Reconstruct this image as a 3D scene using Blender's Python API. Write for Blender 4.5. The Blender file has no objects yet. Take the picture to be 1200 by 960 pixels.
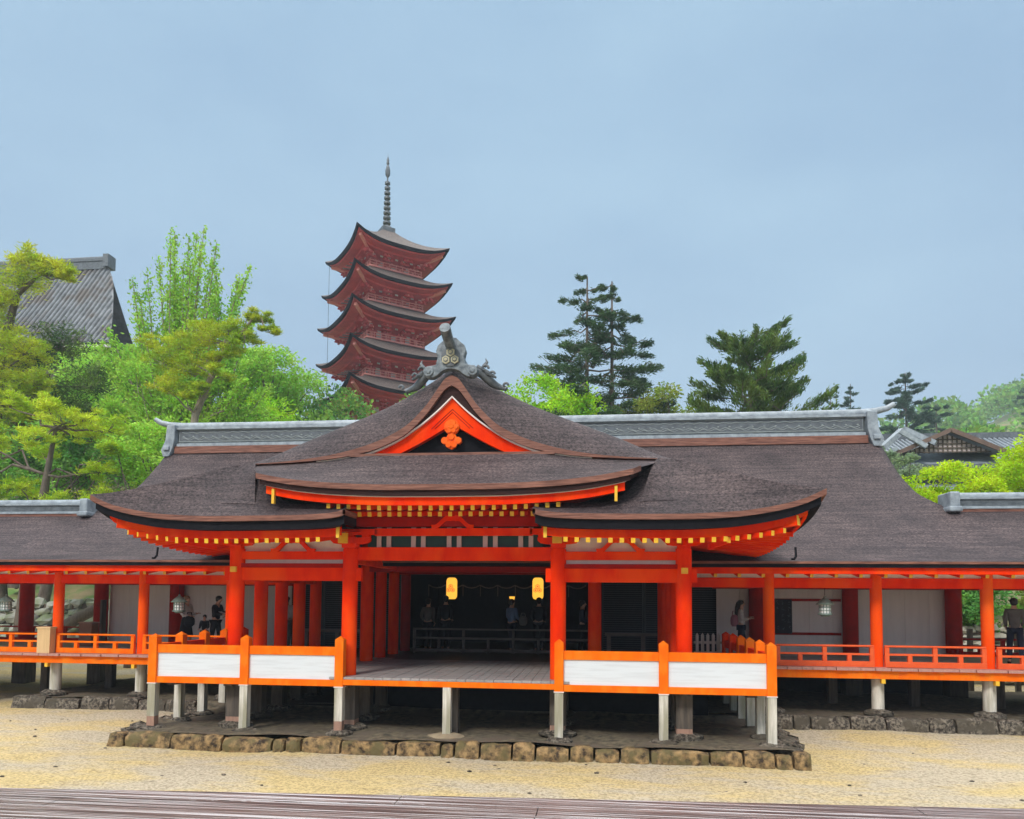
import bpy, math, random
import numpy as np
from mathutils import Vector, Matrix
R = math.radians
rnd = random.Random(7)
S = bpy.context.scene
C = S.collection

# ------------------------------------------------------------------ camera
cd = bpy.data.cameras.new('camera'); cam = bpy.data.objects.new('camera', cd); C.objects.link(cam)
YAW, PITCH, ROLL = .1146, .057, -.0083
fw = Vector((-math.sin(YAW)*math.cos(PITCH), math.cos(YAW)*math.cos(PITCH), math.sin(PITCH)))
rt = Vector((math.cos(YAW), math.sin(YAW), 0)); up = rt.cross(fw)
r3 = rt*math.cos(ROLL) - up*math.sin(ROLL); u3 = up*math.cos(ROLL) + rt*math.sin(ROLL)
M = Matrix.Identity(4)
for i in range(3):
    M[i][0], M[i][1], M[i][2] = r3[i], u3[i], -fw[i]
M[0][3], M[1][3], M[2][3] = 2.79, -13.776, 2.6
cam.matrix_world = M
cd.sensor_fit = 'HORIZONTAL'; cd.sensor_width = 36; cd.lens = 36*862.1/1200
cd.shift_y = (653.8-480)/1200
cd.clip_start = .05; cd.clip_end = 3000
S.camera = cam

# ------------------------------------------------------------------ sky and light (soft overcast)
SUN_EL, SUN_AZ = R(40), R(196)       # azimuth from +y clockwise: behind the camera, to its left
w = bpy.data.worlds.new('World'); S.world = w; w.use_nodes = True
nt = w.node_tree; nt.nodes.clear()
def N(t, nt=nt, **k):
    n = nt.nodes.new(t)
    for a, v in k.items():
        setattr(n, a, v)
    return n
out = N('ShaderNodeOutputWorld'); bg = N('ShaderNodeBackground'); sky = N('ShaderNodeTexSky')
sky.sky_type = 'NISHITA'; sky.sun_disc = False; sky.sun_elevation = SUN_EL; sky.sun_rotation = SUN_AZ
sky.dust_density = 2.0; sky.air_density = 1.2
tc = N('ShaderNodeTexCoord'); no = N('ShaderNodeTexNoise'); no.inputs['Scale'].default_value = 2.2
no.inputs['Detail'].default_value = 4; no.inputs['Roughness'].default_value = .45
mp = N('ShaderNodeMapping'); mp.inputs['Scale'].default_value = (1, 1, 2.6)
nt.links.new(tc.outputs['Generated'], mp.inputs['Vector']); nt.links.new(mp.outputs[0], no.inputs['Vector'])
cr = N('ShaderNodeValToRGB'); e = cr.color_ramp.elements
e[0].position = .34; e[0].color = (.310, .50, .715, 1); e[1].position = .66; e[1].color = (.425, .64, .83, 1)
nt.links.new(no.outputs[0], cr.inputs[0])
sep = N('ShaderNodeSeparateXYZ'); nt.links.new(tc.outputs['Generated'], sep.inputs[0])
zr = N('ShaderNodeMapRange'); zr.inputs['From Min'].default_value = .68; zr.inputs['From Max'].default_value = .98
zr.inputs['To Min'].default_value = 4.7; zr.inputs['To Max'].default_value = 27.0
nt.links.new(sep.outputs['Z'], zr.inputs['Value'])
zw = N('ShaderNodeMapRange'); zw.inputs['From Min'].default_value = .66; zw.inputs['From Max'].default_value = .85; nt.links.new(sep.outputs['Z'], zw.inputs['Value'])
mw = N('ShaderNodeMixRGB'); nt.links.new(zw.outputs[0], mw.inputs[0]); nt.links.new(cr.outputs[0], mw.inputs[1]); mw.inputs[2].default_value = (.80, .80, .78, 1)
ml = N('ShaderNodeVectorMath', operation='SCALE'); nt.links.new(mw.outputs[0], ml.inputs[0]); nt.links.new(zr.outputs[0], ml.inputs['Scale'])
mx = N('ShaderNodeMixRGB'); mx.inputs[0].default_value = .93
nt.links.new(sky.outputs[0], mx.inputs[1]); nt.links.new(ml.outputs[0], mx.inputs[2])
nt.links.new(mx.outputs[0], bg.inputs[0]); bg.inputs[1].default_value = .1
nt.links.new(bg.outputs[0], out.inputs[0])
sd = bpy.data.lights.new('sun', 'SUN'); so = bpy.data.objects.new('sun', sd); C.objects.link(so)
sd.energy = 1.5; sd.angle = R(14); sd.color = (1, .965, .91)
dirv = Vector((math.sin(SUN_AZ)*math.cos(SUN_EL), math.cos(SUN_AZ)*math.cos(SUN_EL), math.sin(SUN_EL)))
so.rotation_euler = dirv.to_track_quat('Z', 'Y').to_euler()
S.view_settings.view_transform = 'Standard'; S.view_settings.look = 'None'
S.view_settings.exposure = 1.05; S.view_settings.gamma = 1.0
S.cycles.max_bounces = 6; S.cycles.transparent_max_bounces = 8; S.cycles.volume_bounces = 0

# ------------------------------------------------------------------ materials
def hexv(c): return (c[0], c[1], c[2], 1)
def mat(name, c1, c2=None, scale=6, rough=.6, stretch=(1, 1, 1), bump=0, bscale=None, detail=6, spec=.4,
        lo=.35, hi=.65, c3=None, s3=1.0, island=0, translucent=0, emit=0, wet=0):
    m = bpy.data.materials.new(name); m.use_nodes = True
    t = m.node_tree; b = t.nodes['Principled BSDF']; L = t.links.new
    def n(ty, **k): return N(ty, t, **k)
    b.inputs['Roughness'].default_value = rough
    b.inputs['Specular IOR Level'].default_value = spec
    col = None
    if c2 is not None:
        tcn = n('ShaderNodeTexCoord'); mpn = n('ShaderNodeMapping'); mpn.inputs['Scale'].default_value = stretch
        L(tcn.outputs['Object'], mpn.inputs[0])
        nz = n('ShaderNodeTexNoise'); nz.inputs['Scale'].default_value = scale; nz.inputs['Detail'].default_value = detail
        nz.inputs['Roughness'].default_value = .62
        L(mpn.outputs[0], nz.inputs['Vector'])
        rp = n('ShaderNodeValToRGB'); rp.color_ramp.elements[0].position = lo; rp.color_ramp.elements[1].position = hi
        rp.color_ramp.elements[0].color = hexv(c1); rp.color_ramp.elements[1].color = hexv(c2)
        L(nz.outputs[0], rp.inputs[0]); col = rp.outputs[0]
        if c3 is not None:
            n3 = n('ShaderNodeTexNoise'); n3.inputs['Scale'].default_value = s3; n3.inputs['Detail'].default_value = 5
            L(mpn.outputs[0] if s3 > 0 else tcn.outputs['Object'], n3.inputs['Vector'])
            r2 = n('ShaderNodeValToRGB'); r2.color_ramp.elements[0].position = .48; r2.color_ramp.elements[1].position = .62
            mm = n('ShaderNodeMixRGB'); L(n3.outputs[0], r2.inputs[0]); L(r2.outputs[0], mm.inputs[0])
            L(col, mm.inputs[1]); mm.inputs[2].default_value = hexv(c3); col = mm.outputs[0]
        if wet:
            nw = n('ShaderNodeTexNoise'); nw.inputs['Scale'].default_value = wet; nw.inputs['Detail'].default_value = 3
            L(mpn.outputs[0], nw.inputs['Vector'])
            mr = n('ShaderNodeMapRange'); mr.inputs['From Min'].default_value = .4; mr.inputs['From Max'].default_value = .6
            mr.inputs['To Min'].default_value = rough; mr.inputs['To Max'].default_value = min(1, rough+.45)
            L(nw.outputs[0], mr.inputs[0]); L(mr.outputs[0], b.inputs['Roughness'])
        if bump:
            if bscale:
                nb = n('ShaderNodeTexNoise'); nb.inputs['Scale'].default_value = bscale; nb.inputs['Detail'].default_value = 5
                L(mpn.outputs[0], nb.inputs['Vector']); src = nb.outputs[0]
            else: src = nz.outputs[0]
            bp = n('ShaderNodeBump'); bp.inputs['Strength'].default_value = bump; bp.inputs['Distance'].default_value = .03
            L(src, bp.inputs['Height']); L(bp.outputs[0], b.inputs['Normal'])
    if island:
        ge = n('ShaderNodeNewGeometry'); hs = n('ShaderNodeHueSaturation')
        mr = n('ShaderNodeMapRange'); mr.inputs['To Min'].default_value = 1-island; mr.inputs['To Max'].default_value = 1+island
        L(ge.outputs['Random Per Island'], mr.inputs[0]); L(mr.outputs[0], hs.inputs['Value'])
        m2 = n('ShaderNodeMapRange'); m2.inputs['To Min'].default_value = .5-.02; m2.inputs['To Max'].default_value = .5+.02
        L(ge.outputs['Random Per Island'], m2.inputs[0]); L(m2.outputs[0], hs.inputs['Hue'])
        if col is not None: L(col, hs.inputs['Color'])
        else: hs.inputs['Color'].default_value = hexv(c1)
        col = hs.outputs[0]
    if col is not None: L(col, b.inputs['Base Color'])
    else: b.inputs['Base Color'].default_value = hexv(c1)
    if translucent:
        tr = n('ShaderNodeBsdfTranslucent'); ms = n('ShaderNodeMixShader'); ms.inputs[0].default_value = translucent
        if col is not None: L(col, tr.inputs[0])
        else: tr.inputs[0].default_value = hexv(c1)
        L(b.outputs[0], ms.inputs[1]); L(tr.outputs[0], ms.inputs[2]); L(ms.outputs[0], t.nodes['Material Output'].inputs[0])
    if emit:
        b.inputs['Emission Color'].default_value = hexv(c1); b.inputs['Emission Strength'].default_value = emit
    return m

VERM = mat('vermilion_paint', (.93, .042, .001), (.78, .022, .001), 3, .6, (1, 1, .4), spec=.03, c3=(.94, .075, .004), s3=1.4)
VDARK = mat('dark_vermilion', (.42, .008, .002), (.30, .006, .002), 4, .55, spec=.1)  # deeper red for soffits, rear columns, inner beams and trim
CORCOL = mat('orange_vermilion', (.94, .085, .003), (.88, .060, .002), 2.5, .6, (1, 1, .35), spec=.03, c3=(.93, .13, .01), s3=1.3)  # lighter, more orange red for the corridor front columns
ORANGE = mat('weathered_orange_paint', (.92, .175, .004), (.88, .135, .004), 4, .55, (1, 1, .5), spec=.04, c3=(.90, .20, .01), s3=5)
YELLOW = mat('yellow_paint', (.88, .52, .03), (.78, .42, .03), 9, .5)
def bark():
    m = bpy.data.materials.new('cypress_bark_thatch'); m.use_nodes = True; t = m.node_tree; b = t.nodes['Principled BSDF']; L = t.links.new
    def n(ty, **k): return N(ty, t, **k)
    tcn = n('ShaderNodeTexCoord')
    def noise(s, d, st=(1, 1, 1), r=.6):
        mpn = n('ShaderNodeMapping'); mpn.inputs['Scale'].default_value = st; L(tcn.outputs['Object'], mpn.inputs[0])
        z = n('ShaderNodeTexNoise'); z.inputs['Scale'].default_value = s; z.inputs['Detail'].default_value = d; z.inputs['Roughness'].default_value = r
        L(mpn.outputs[0], z.inputs['Vector']); return z.outputs[0]
    def ramp(s, a, b2, ca, cb):
        r = n('ShaderNodeValToRGB'); r.color_ramp.elements[0].position = a; r.color_ramp.elements[1].position = b2
        r.color_ramp.elements[0].color = hexv(ca); r.color_ramp.elements[1].color = hexv(cb); L(s, r.inputs[0]); return r.outputs[0]
    fine = noise(21, 10, (1, .9, 1.3), .72)
    base = ramp(fine, .36, .68, (.016, .012, .014), (.185, .142, .138))
    big = ramp(noise(1.1, 6, (1, 1, 1), .65), .32, .68, (.62, .60, .63), (1.12, 1.06, 1.05))
    lay = ramp(noise(2.5, 4, (.25, .25, 9), .6), .38, .62, (.68, .67, .69), (1.2, 1.17, 1.15))
    m1 = n('ShaderNodeMixRGB', blend_type='MULTIPLY'); m1.inputs[0].default_value = 1; L(base, m1.inputs[1]); L(big, m1.inputs[2])
    m2 = n('ShaderNodeMixRGB', blend_type='MULTIPLY'); m2.inputs[0].default_value = 1; L(m1.outputs[0], m2.inputs[1]); L(lay, m2.inputs[2])
    L(m2.outputs[0], b.inputs['Base Color']); b.inputs['Roughness'].default_value = .62; b.inputs['Specular IOR Level'].default_value = .25
    bp = n('ShaderNodeBump'); bp.inputs['Strength'].default_value = 1; bp.inputs['Distance'].default_value = .035; L(fine, bp.inputs['Height']); L(bp.outputs[0], b.inputs['Normal'])
    return m
BARK = bark()
BARKEDGE = mat('thatch_cut_edge', (.11, .036, .022), (.28, .115, .075), 7, .6, (.35, .35, 5), .4, None)
BLACKED = mat('tarred_eave_board', (.006, .006, .009), (.012, .011, .014), 10, .6, spec=.08)
BARKDARK = mat('dark_thatch_edge', (.022, .010, .009), (.05, .022, .020), 12, .6, (.4, .4, 12), .3, spec=.1)
PLASTER = mat('whitewashed_boards', (.82, .78, .755), (.74, .70, .68), 2, .7, (3, 3, .3))
PANEL = mat('white_painted_panel', (.74, .765, .79), (.70, .725, .75), 2.2, .6, (.5, .5, 7), c3=(.66, .68, .70), s3=2.6, lo=.3, hi=.7)
WHITE = mat('white_line_paint', (.8, .72, .66), (.7, .62, .58), 8, .5)
DECK = mat('pale_wet_deck_boards', (.40, .37, .35), (.27, .25, .24), 6, .28, (.5, 6, 1), .2, wet=2)
DECKIN = mat('interior_shade_boards', (.035, .028, .026), (.060, .048, .042), 5, .4, (6, .5, 1), .1)  # set dark to stand in for shade on inner floor and ceiling
PLANKEND = mat('pinkish_plank_ends', (.52, .27, .22), (.40, .2, .16), 8, .55, (8, 8, 1))
WOODGREY = mat('silvered_wood', (.74, .69, .60), (.50, .45, .37), 5, .75, (3, 3, .35), .4, None, c3=(.34, .31, .22), s3=1.6)
WOODDK = mat('dark_underfloor_timber', (.065, .052, .042), (.14, .11, .085), 4, .8, (3, 3, .4), .3)
WOODBR = mat('reddish_post_foot', (.42, .24, .17), (.30, .17, .12), 6, .7, (3, 3, .5))
DARKWALL = mat('black_wood_and_shade', (.006, .007, .010), (.012, .014, .018), 8, .6, spec=.1)  # near-black base stands in for shade indoors and under the floors
GREYRAIL = mat('grey_brown_bench_wood', (.10, .078, .066), (.16, .13, .115), 6, .6, (.6, 4, 4))
TILE = mat('grey_roof_tile', (.20, .225, .25), (.36, .40, .43), 5, .42, bump=.15, detail=8)
TILEDK = mat('dark_roof_tile', (.07, .08, .088), (.14, .155, .17), 6, .45, bump=.15)
BRONZE = mat('green_bronze', (.10, .15, .13), (.17, .24, .2), 12, .45)
PALEGLASS = mat('milky_lantern_pane', (.72, .74, .72), rough=.3)
SAND = None
STONE = mat('mossy_kerb_stone', (.035, .022, .013), (.36, .23, .10), 8, .85, bump=1, c3=(.13, .10, .04), s3=3.5, detail=12, bscale=11, lo=.38, hi=.62)
STONEDK = mat('barnacled_stone', (.03, .022, .016), (.24, .20, .15), 16, .8, bump=1, detail=10, c3=(.08, .065, .045), s3=3, lo=.42, hi=.62)
ROCK = mat('grey_wall_rock', (.25, .25, .22), (.46, .45, .40), 3, .85, bump=.5, c3=(.20, .235, .13), s3=1.5)
GROUNDGREEN = mat('hillside_soil_and_grass', (.12, .17, .04), (.30, .22, .12), .6, .95, c3=(.10, .2, .04), s3=.9)
TRUNK = mat('tree_bark', (.085, .062, .045), (.20, .16, .125), 6, .9, (1, 1, .3), .5)
TRUNKPALE = mat('pale_tree_bark', (.20, .165, .12), (.30, .25, .19), 6, .9, (1, 1, .3), .5)
SKIN = mat('skin', (.52, .30, .21), rough=.5)
HAIRDK = mat('black_hair', (.012, .010, .010), rough=.4)
HAIRBR = mat('light_brown_hair', (.26, .15, .085), (.17, .10, .06), 30, .4, (4, 4, .4))
def cloth(n, c, c2=None): return mat(n, c, c2 or tuple(v*.75 for v in c), 9, .85)
CWHITE = cloth('white_cotton', (.62, .6, .57)); CBLACK = cloth('black_cloth', (.010, .010, .016)); CNAVY = cloth('navy_cloth', (.018, .024, .05))
CGREY = cloth('grey_coat_cloth', (.15, .14, .125)); CBLUE = cloth('pale_blue_shirt', (.14, .22, .38)); CPINK = cloth('pink_bag_cloth', (.38, .16, .2))

# ground: tidal sand with grey gravel and yellow algae patches
def sand():
    m = bpy.data.materials.new('tidal_sand'); m.use_nodes = True; t = m.node_tree; b = t.nodes['Principled BSDF']; L = t.links.new
    def n(ty, **k): return N(ty, t, **k)
    tcn = n('ShaderNodeTexCoord')
    def noise(s, d, st=(1, 1, 1), r=.6):
        mpn = n('ShaderNodeMapping'); mpn.inputs['Scale'].default_value = st; L(tcn.outputs['Object'], mpn.inputs[0])
        z = n('ShaderNodeTexNoise'); z.inputs['Scale'].default_value = s; z.inputs['Detail'].default_value = d; z.inputs['Roughness'].default_value = r
        L(mpn.outputs[0], z.inputs['Vector']); return z.outputs[0]
    def ramp(s, a, b2, ca, cb):
        r = n('ShaderNodeValToRGB'); r.color_ramp.elements[0].position = a; r.color_ramp.elements[1].position = b2
        r.color_ramp.elements[0].color = hexv(ca); r.color_ramp.elements[1].color = hexv(cb); L(s, r.inputs[0]); return r.outputs[0]
    base = ramp(noise(.55, 8, (.6, 1.5, 1), .62), .43, .56, (.62, .48, .23), (.54, .46, .33))
    gran = ramp(noise(22, 4, r=.7), .44, .52, (.50, .48, .45), (1.0, 1.0, 1.0))
    mu = n('ShaderNodeMixRGB', blend_type='MULTIPLY'); mu.inputs[0].default_value = .75; L(base, mu.inputs[1]); L(gran, mu.inputs[2])
    dk = ramp(noise(5, 6, r=.7), .30, .42, (.45, .42, .38), (1, 1, 1))
    m2 = n('ShaderNodeMixRGB', blend_type='MULTIPLY'); m2.inputs[0].default_value = .8; L(mu.outputs[0], m2.inputs[1]); L(dk, m2.inputs[2])
    L(m2.outputs[0], b.inputs['Base Color']); b.inputs['Roughness'].default_value = .8; b.inputs['Specular IOR Level'].default_value = .25
    bp = n('ShaderNodeBump'); bp.inputs['Strength'].default_value = .8; bp.inputs['Distance'].default_value = .04
    L(noise(14, 5), bp.inputs['Height']); L(bp.outputs[0], b.inputs['Normal'])
    return m
SAND = sand()
def wetdeck():
    m = bpy.data.materials.new('wet_planks_with_glints'); m.use_nodes = True; t = m.node_tree; b = t.nodes['Principled BSDF']; L = t.links.new
    def n(ty, **k): return N(ty, t, **k)
    tcn = n('ShaderNodeTexCoord'); mpn = n('ShaderNodeMapping'); mpn.inputs['Scale'].default_value = (.16, 26, 1); L(tcn.outputs['Object'], mpn.inputs[0])
    z = n('ShaderNodeTexNoise'); z.inputs['Scale'].default_value = 1.6; z.inputs['Detail'].default_value = 8; z.inputs['Roughness'].default_value = .7; L(mpn.outputs[0], z.inputs['Vector'])
    r = n('ShaderNodeValToRGB'); e = r.color_ramp.elements; e[0].position = .45; e[0].color = (.04, .018, .012, 1); e[1].position = .56; e[1].color = (.62, .58, .57, 1)  # pale end of the ramp paints sky reflections into the plank colour
    em = r.color_ramp.elements.new(.5); em.color = (.16, .085, .06, 1)
    L(z.outputs[0], r.inputs[0]); L(r.outputs[0], b.inputs['Base Color'])
    b.inputs['Specular IOR Level'].default_value = .9
    r2 = n('ShaderNodeMapRange'); r2.inputs['From Min'].default_value = .4; r2.inputs['From Max'].default_value = .62; r2.inputs['To Min'].default_value = .45; r2.inputs['To Max'].default_value = .06
    L(z.outputs[0], r2.inputs[0]); L(r2.outputs[0], b.inputs['Roughness'])
    bp = n('ShaderNodeBump'); bp.inputs['Strength'].default_value = .35; bp.inputs['Distance'].default_value = .02; L(z.outputs[0], bp.inputs['Height']); L(bp.outputs[0], b.inputs['Normal'])
    return m
WETDECK = wetdeck()

# ------------------------------------------------------------------ building helpers
def tag(o, label=None, cat=None, group=None, kind=None):
    if label: o['label'] = label
    if cat: o['category'] = cat
    if group: o['group'] = group
    if kind: o['kind'] = kind
    return o
def thing(name, label, cat, loc=(0, 0, 0), group=None, rot=0):
    o = bpy.data.objects.new(name, None); o.empty_display_size = .3; C.objects.link(o); o.location = loc; o.rotation_euler[2] = rot
    return tag(o, label, cat, group)
def rootloc(o):
    v = Vector((0, 0, 0))
    while o is not None: v += o.location; o = o.parent
    return v
def clone(o, parent=None):
    c = o.copy(); C.objects.link(c); c.parent = parent
    for ch in list(o.children): clone(ch, c)
    return c
class MB:
    def __init__(s): s.v = []; s.f = []; s.m = []
    def add(s, vs, fs, mi=0):
        k = len(s.v); s.v += [tuple(p) for p in vs]; s.f += [tuple(i+k for i in f) for f in fs]; s.m += [mi]*len(fs); return s
    def box(s, c, d, mi=0, rot=None, taper=1):
        hx, hy, hz = d[0]/2, d[1]/2, d[2]/2; P = []
        for z in (-hz, hz):
            k = taper if z > 0 else 1
            for x, y in ((-hx, -hy), (hx, -hy), (hx, hy), (-hx, hy)):
                p = Vector((x*k, y*k, z))
                if rot is not None: p = rot @ p
                P.append((p[0]+c[0], p[1]+c[1], p[2]+c[2]))
        return s.add(P, [(3, 2, 1, 0), (4, 5, 6, 7), (0, 1, 5, 4), (1, 2, 6, 5), (2, 3, 7, 6), (3, 0, 4, 7)], mi)
    def bb(s, x0, x1, y0, y1, z0, z1, mi=0): return s.box(((x0+x1)/2, (y0+y1)/2, (z0+z1)/2), (x1-x0, y1-y0, z1-z0), mi)
    def bar(s, a, b, w, h, mi=0, endmi=None):
        a = Vector(a); b = Vector(b); d = (b-a).normalized()
        side = d.cross(Vector((0, 0, 1)))
        side = side.normalized() if side.length > 1e-3 else Vector((1, 0, 0)); u = side.cross(d)
        P = [p + side*sx*w/2 + u*su*h/2 for p in (a, b) for sx, su in ((-1, -1), (1, -1), (1, 1), (-1, 1))]
        s.add(P, [(0, 1, 2, 3)], mi if endmi is None else endmi)
        return s.add(P, [(7, 6, 5, 4), (0, 4, 5, 1), (1, 5, 6, 2), (2, 6, 7, 3), (3, 7, 4, 0)], mi)
    def tube(s, pts, rs, n=12, mi=0, caps=True):
        pts = [Vector(p) for p in pts]; k = len(pts); rs = rs if hasattr(rs, '__len__') else [rs]*k
        P = []; d0 = None; u = None
        for i, p in enumerate(pts):
            d = (pts[min(i+1, k-1)] - pts[max(i-1, 0)]); d = d.normalized() if d.length > 1e-6 else Vector((0, 0, 1))
            if u is None: u = d.orthogonal().normalized()
            else:
                u = u - d*u.dot(d); u = u.normalized() if u.length > 1e-5 else d.orthogonal().normalized()
            v = d.cross(u)
            P += [p + (u*math.cos(2*math.pi*j/n) + v*math.sin(2*math.pi*j/n))*rs[i] for j in range(n)]
        F = [(i*n+j, i*n+(j+1) % n, (i+1)*n+(j+1) % n, (i+1)*n+j) for i in range(k-1) for j in range(n)]
        if caps: F += [tuple(range(n))[::-1], tuple((k-1)*n+j for j in range(n))]
        return s.add(P, F, mi)
    def grid(s, rows, mi=0, flip=False):
        n = len(rows[0]); P = [p for r in rows for p in r]
        F = [(i*n+j, i*n+j+1, (i+1)*n+j+1, (i+1)*n+j) for i in range(len(rows)-1) for j in range(n-1)]
        if flip: F = [f[::-1] for f in F]
        return s.add(P, F, mi)
    def prism(s, ol, y0, y1, mi=0):          # outline in x,z extruded in y
        n = len(ol); P = [(x, y0, z) for x, z in ol] + [(x, y1, z) for x, z in ol]
        return s.add(P, [tuple(range(n)), tuple(range(2*n-1, n-1, -1))] + [(i, i+n, (i+1) % n+n, (i+1) % n) for i in range(n)], mi)
    def lathe(s, prof, c=(0, 0, 0), n=16, mi=0):
        rows = [[(c[0]+r*math.cos(2*math.pi*j/n), c[1]+r*math.sin(2*math.pi*j/n), c[2]+z) for j in range(n+1)] for r, z in prof]
        return s.grid(rows, mi)
    def ball(s, c, r, n=10, mi=0, q=None):
        rr = r if hasattr(r, '__len__') else (r, r, r); rows = []
        for i in range(n//2+1):
            a = math.pi*i/(n//2)
            rows.append([(c[0]+rr[0]*math.sin(a)*math.cos(2*math.pi*j/n), c[1]+rr[1]*math.sin(a)*math.sin(2*math.pi*j/n), c[2]-rr[2]*math.cos(a)) for j in range(n+1)])
        return s.grid(rows, mi)
    def build(s, name, mats, parent=None, smooth=False, local=False, bevel=0):
        me = bpy.data.meshes.new(name)
        off = Vector((0, 0, 0)) if (local or parent is None) else rootloc(parent)
        V = [(p[0]-off[0], p[1]-off[1], p[2]-off[2]) for p in s.v]
        me.from_pydata(V, [], s.f)
        mats = mats if isinstance(mats, (list, tuple)) else [mats]
        for m in mats: me.materials.append(m)
        me.polygons.foreach_set('material_index', s.m)
        if smooth:
            me.polygons.foreach_set('use_smooth', [True]*len(s.f))
        me.update()
        if smooth: me.set_sharp_from_angle(angle=R(42))
        o = bpy.data.objects.new(name, me); C.objects.link(o)
        if parent is not None: o.parent = parent
        if bevel:
            b = o.modifiers.new('bevel', 'BEVEL'); b.width = bevel; b.segments = 2; b.limit_method = 'ANGLE'; b.angle_limit = R(40)
        return o
def curve(xs, ys):                            # monotone-ish smooth interpolation
    xs = np.array(xs, float); ys = np.array(ys, float)
    d = np.diff(ys)/np.diff(xs); m = np.empty(len(xs)); m[0] = d[0]; m[-1] = d[-1]
    for i in range(1, len(xs)-1):
        m[i] = 0 if d[i-1]*d[i] <= 0 else 2*d[i-1]*d[i]/(d[i-1]+d[i])
    def f(x):
        x = float(min(max(x, xs[0]), xs[-1])); i = int(min(max(np.searchsorted(xs, x)-1, 0), len(xs)-2))
        h = xs[i+1]-xs[i]; t = (x-xs[i])/h
        return float((2*t**3-3*t**2+1)*ys[i]+(t**3-2*t**2+t)*h*m[i]+(-2*t**3+3*t**2)*ys[i+1]+(t**3-t**2)*h*m[i+1])
    return f
def lin(a, b, n): return [a+(b-a)*i/(n-1) for i in range(n)]
#PART2

# ------------------------------------------------------------------ terrain
def sst(a, b, x):
    t = min(1, max(0, (x-a)/(b-a))); return t*t*(3-2*t)
def terr(x, y):
    if y < -.6: z = -.25
    elif y < 2.7: z = -.25 + .15*(y+.6)/3.3
    elif y < 9: z = -.1 + .1*(y-2.7)/6.3
    else: z = 0
    l = sst(9, -6, x)
    z += (1-l)*4.5*sst(17, 40, y) + l*(1.8*sst(17.4, 18.2, y) + 15*sst(18, 46, y))
    if z < 3 and y < 17: z += .03*math.sin(x*1.7+y)*math.sin(y*1.3-x*.6)
    return z
xs = [-600, -300, -150, -90, -60, -45, -36] + lin(-30, 30, 61) + [36, 45, 60, 90, 150, 300, 600]
ys = [-300, -120, -50, -25] + lin(-16, 20, 55) + lin(21, 50, 20) + [60, 80, 120, 200, 400, 900]
g = MB(); g.grid([[(x, y, terr(x, y)) for x in xs] for y in ys])
g.m = [1 if g.v[f[0]][1] > 16 else 0 for f in g.f]
tag(g.build('ground', [SAND, GROUNDGREEN], smooth=True), kind='structure')
# fill inside the kerbs, under the halls
g = MB(); g.grid([[(x, y, (.02 if y < 2.6 else .14) + .04*math.sin(x*2.1+y*3)*math.sin(x*.7)) for x in lin(-6.3, 6.2, 40)] for y in lin(-.45, 2.75, 12)])
g.grid([[(x, y, .14 + .03*math.sin(x*2.1+y*3)) for x in lin(-11.3, 24, 90)] for y in lin(2.95, 8.6, 12)])
g.bb(-6.3, 6.2, 2.7, 3.0, -.1, .13)
tag(g.build('packed_earth', mat('packed_grey_earth', (.06, .050, .035), (.20, .16, .10), 7, .9, bump=.8, c3=(.13, .10, .07), s3=1.5), smooth=True), kind='structure')
# distant wooded hill at the right
hz_ = curve([0, 40, 60, 91, 106, 130, 200, 350, 560], [8, 24, 38, 52, 56, 64, 92, 125, 110])
def hillz(x, y): return (hz_(x)+2*math.sin(x*.09)+1.5*math.sin(x*.21+y*.1))*sst(95, 215, y)*(1-.9*sst(330, 600, y))
g = MB(); g.grid([[(x, y, hillz(x, y)-4) for x in lin(0, 560, 57)] for y in lin(90, 600, 40)])
tag(g.build('hill', GROUNDGREEN, smooth=True), kind='structure')

# ------------------------------------------------------------------ stone kerbs
def kerb(name, label, x0, x1, y, ztop, zbot, m, lo, hi, seed, depth=.3):
    r = random.Random(seed); t = thing(name, label, 'stone kerb', (x0, y, zbot)); x = x0
    while x < x1-.05:
        wd = min(r.uniform(lo, hi), x1-x); 
        if x1-x-wd < .15: wd = x1-x
        h = ztop-zbot+r.uniform(-.035, .03); b = MB(); n = 5; n2 = 4
        fr = []; jit = lambda s=.028: r.uniform(-s, s)
        yb = y+r.uniform(-.03, .02)
        prof = [(0, zbot-.15), (-.01, zbot+.03), (0, zbot+h*.5), (.02, zbot+h*.88), (.06, zbot+h), (.16, zbot+h+jit()), (depth, zbot+h-.02)]
        for (dy, z) in prof:
            fr.append([(x+.008+(wd-.016)*k/n + (.012 if k == 0 else -.012 if k == n else jit(.01)), yb+dy+jit()+(.035 if k in (0, n) and dy < .1 else 0), z+jit(.015)-(.03 if k in (0, n) and z > zbot+h*.8 else 0)) for k in range(n+1)])
        b.grid(fr)
        rows = len(fr)
        for side in (0, n):
            P = [fr[i][side] for i in range(rows)]; b.add(P + [(P[-1][0], P[-1][1], zbot-.15)], [tuple(range(rows+1)) if side else tuple(range(rows, -1, -1))])
        b.build('stone_block', m, t, smooth=True); x += wd
    return t
kerb('stone_kerb', 'long row of brown mossy stone blocks on the sand in front of the central pavilion posts', -6.47, 6.45, -.6, .0, -.26, STONE, .25, 1.05, 1)
kerb('stone_kerb', 'low barnacled stone edge under the left corridor', -11.3, -6.0, 2.72, .17, -.12, STONEDK, .45, .9, 2)
kerb('stone_kerb', 'low barnacled stone edge under the right corridor', 6.5, 24, 2.68, .19, -.12, STONEDK, .35, .9, 3)
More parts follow.
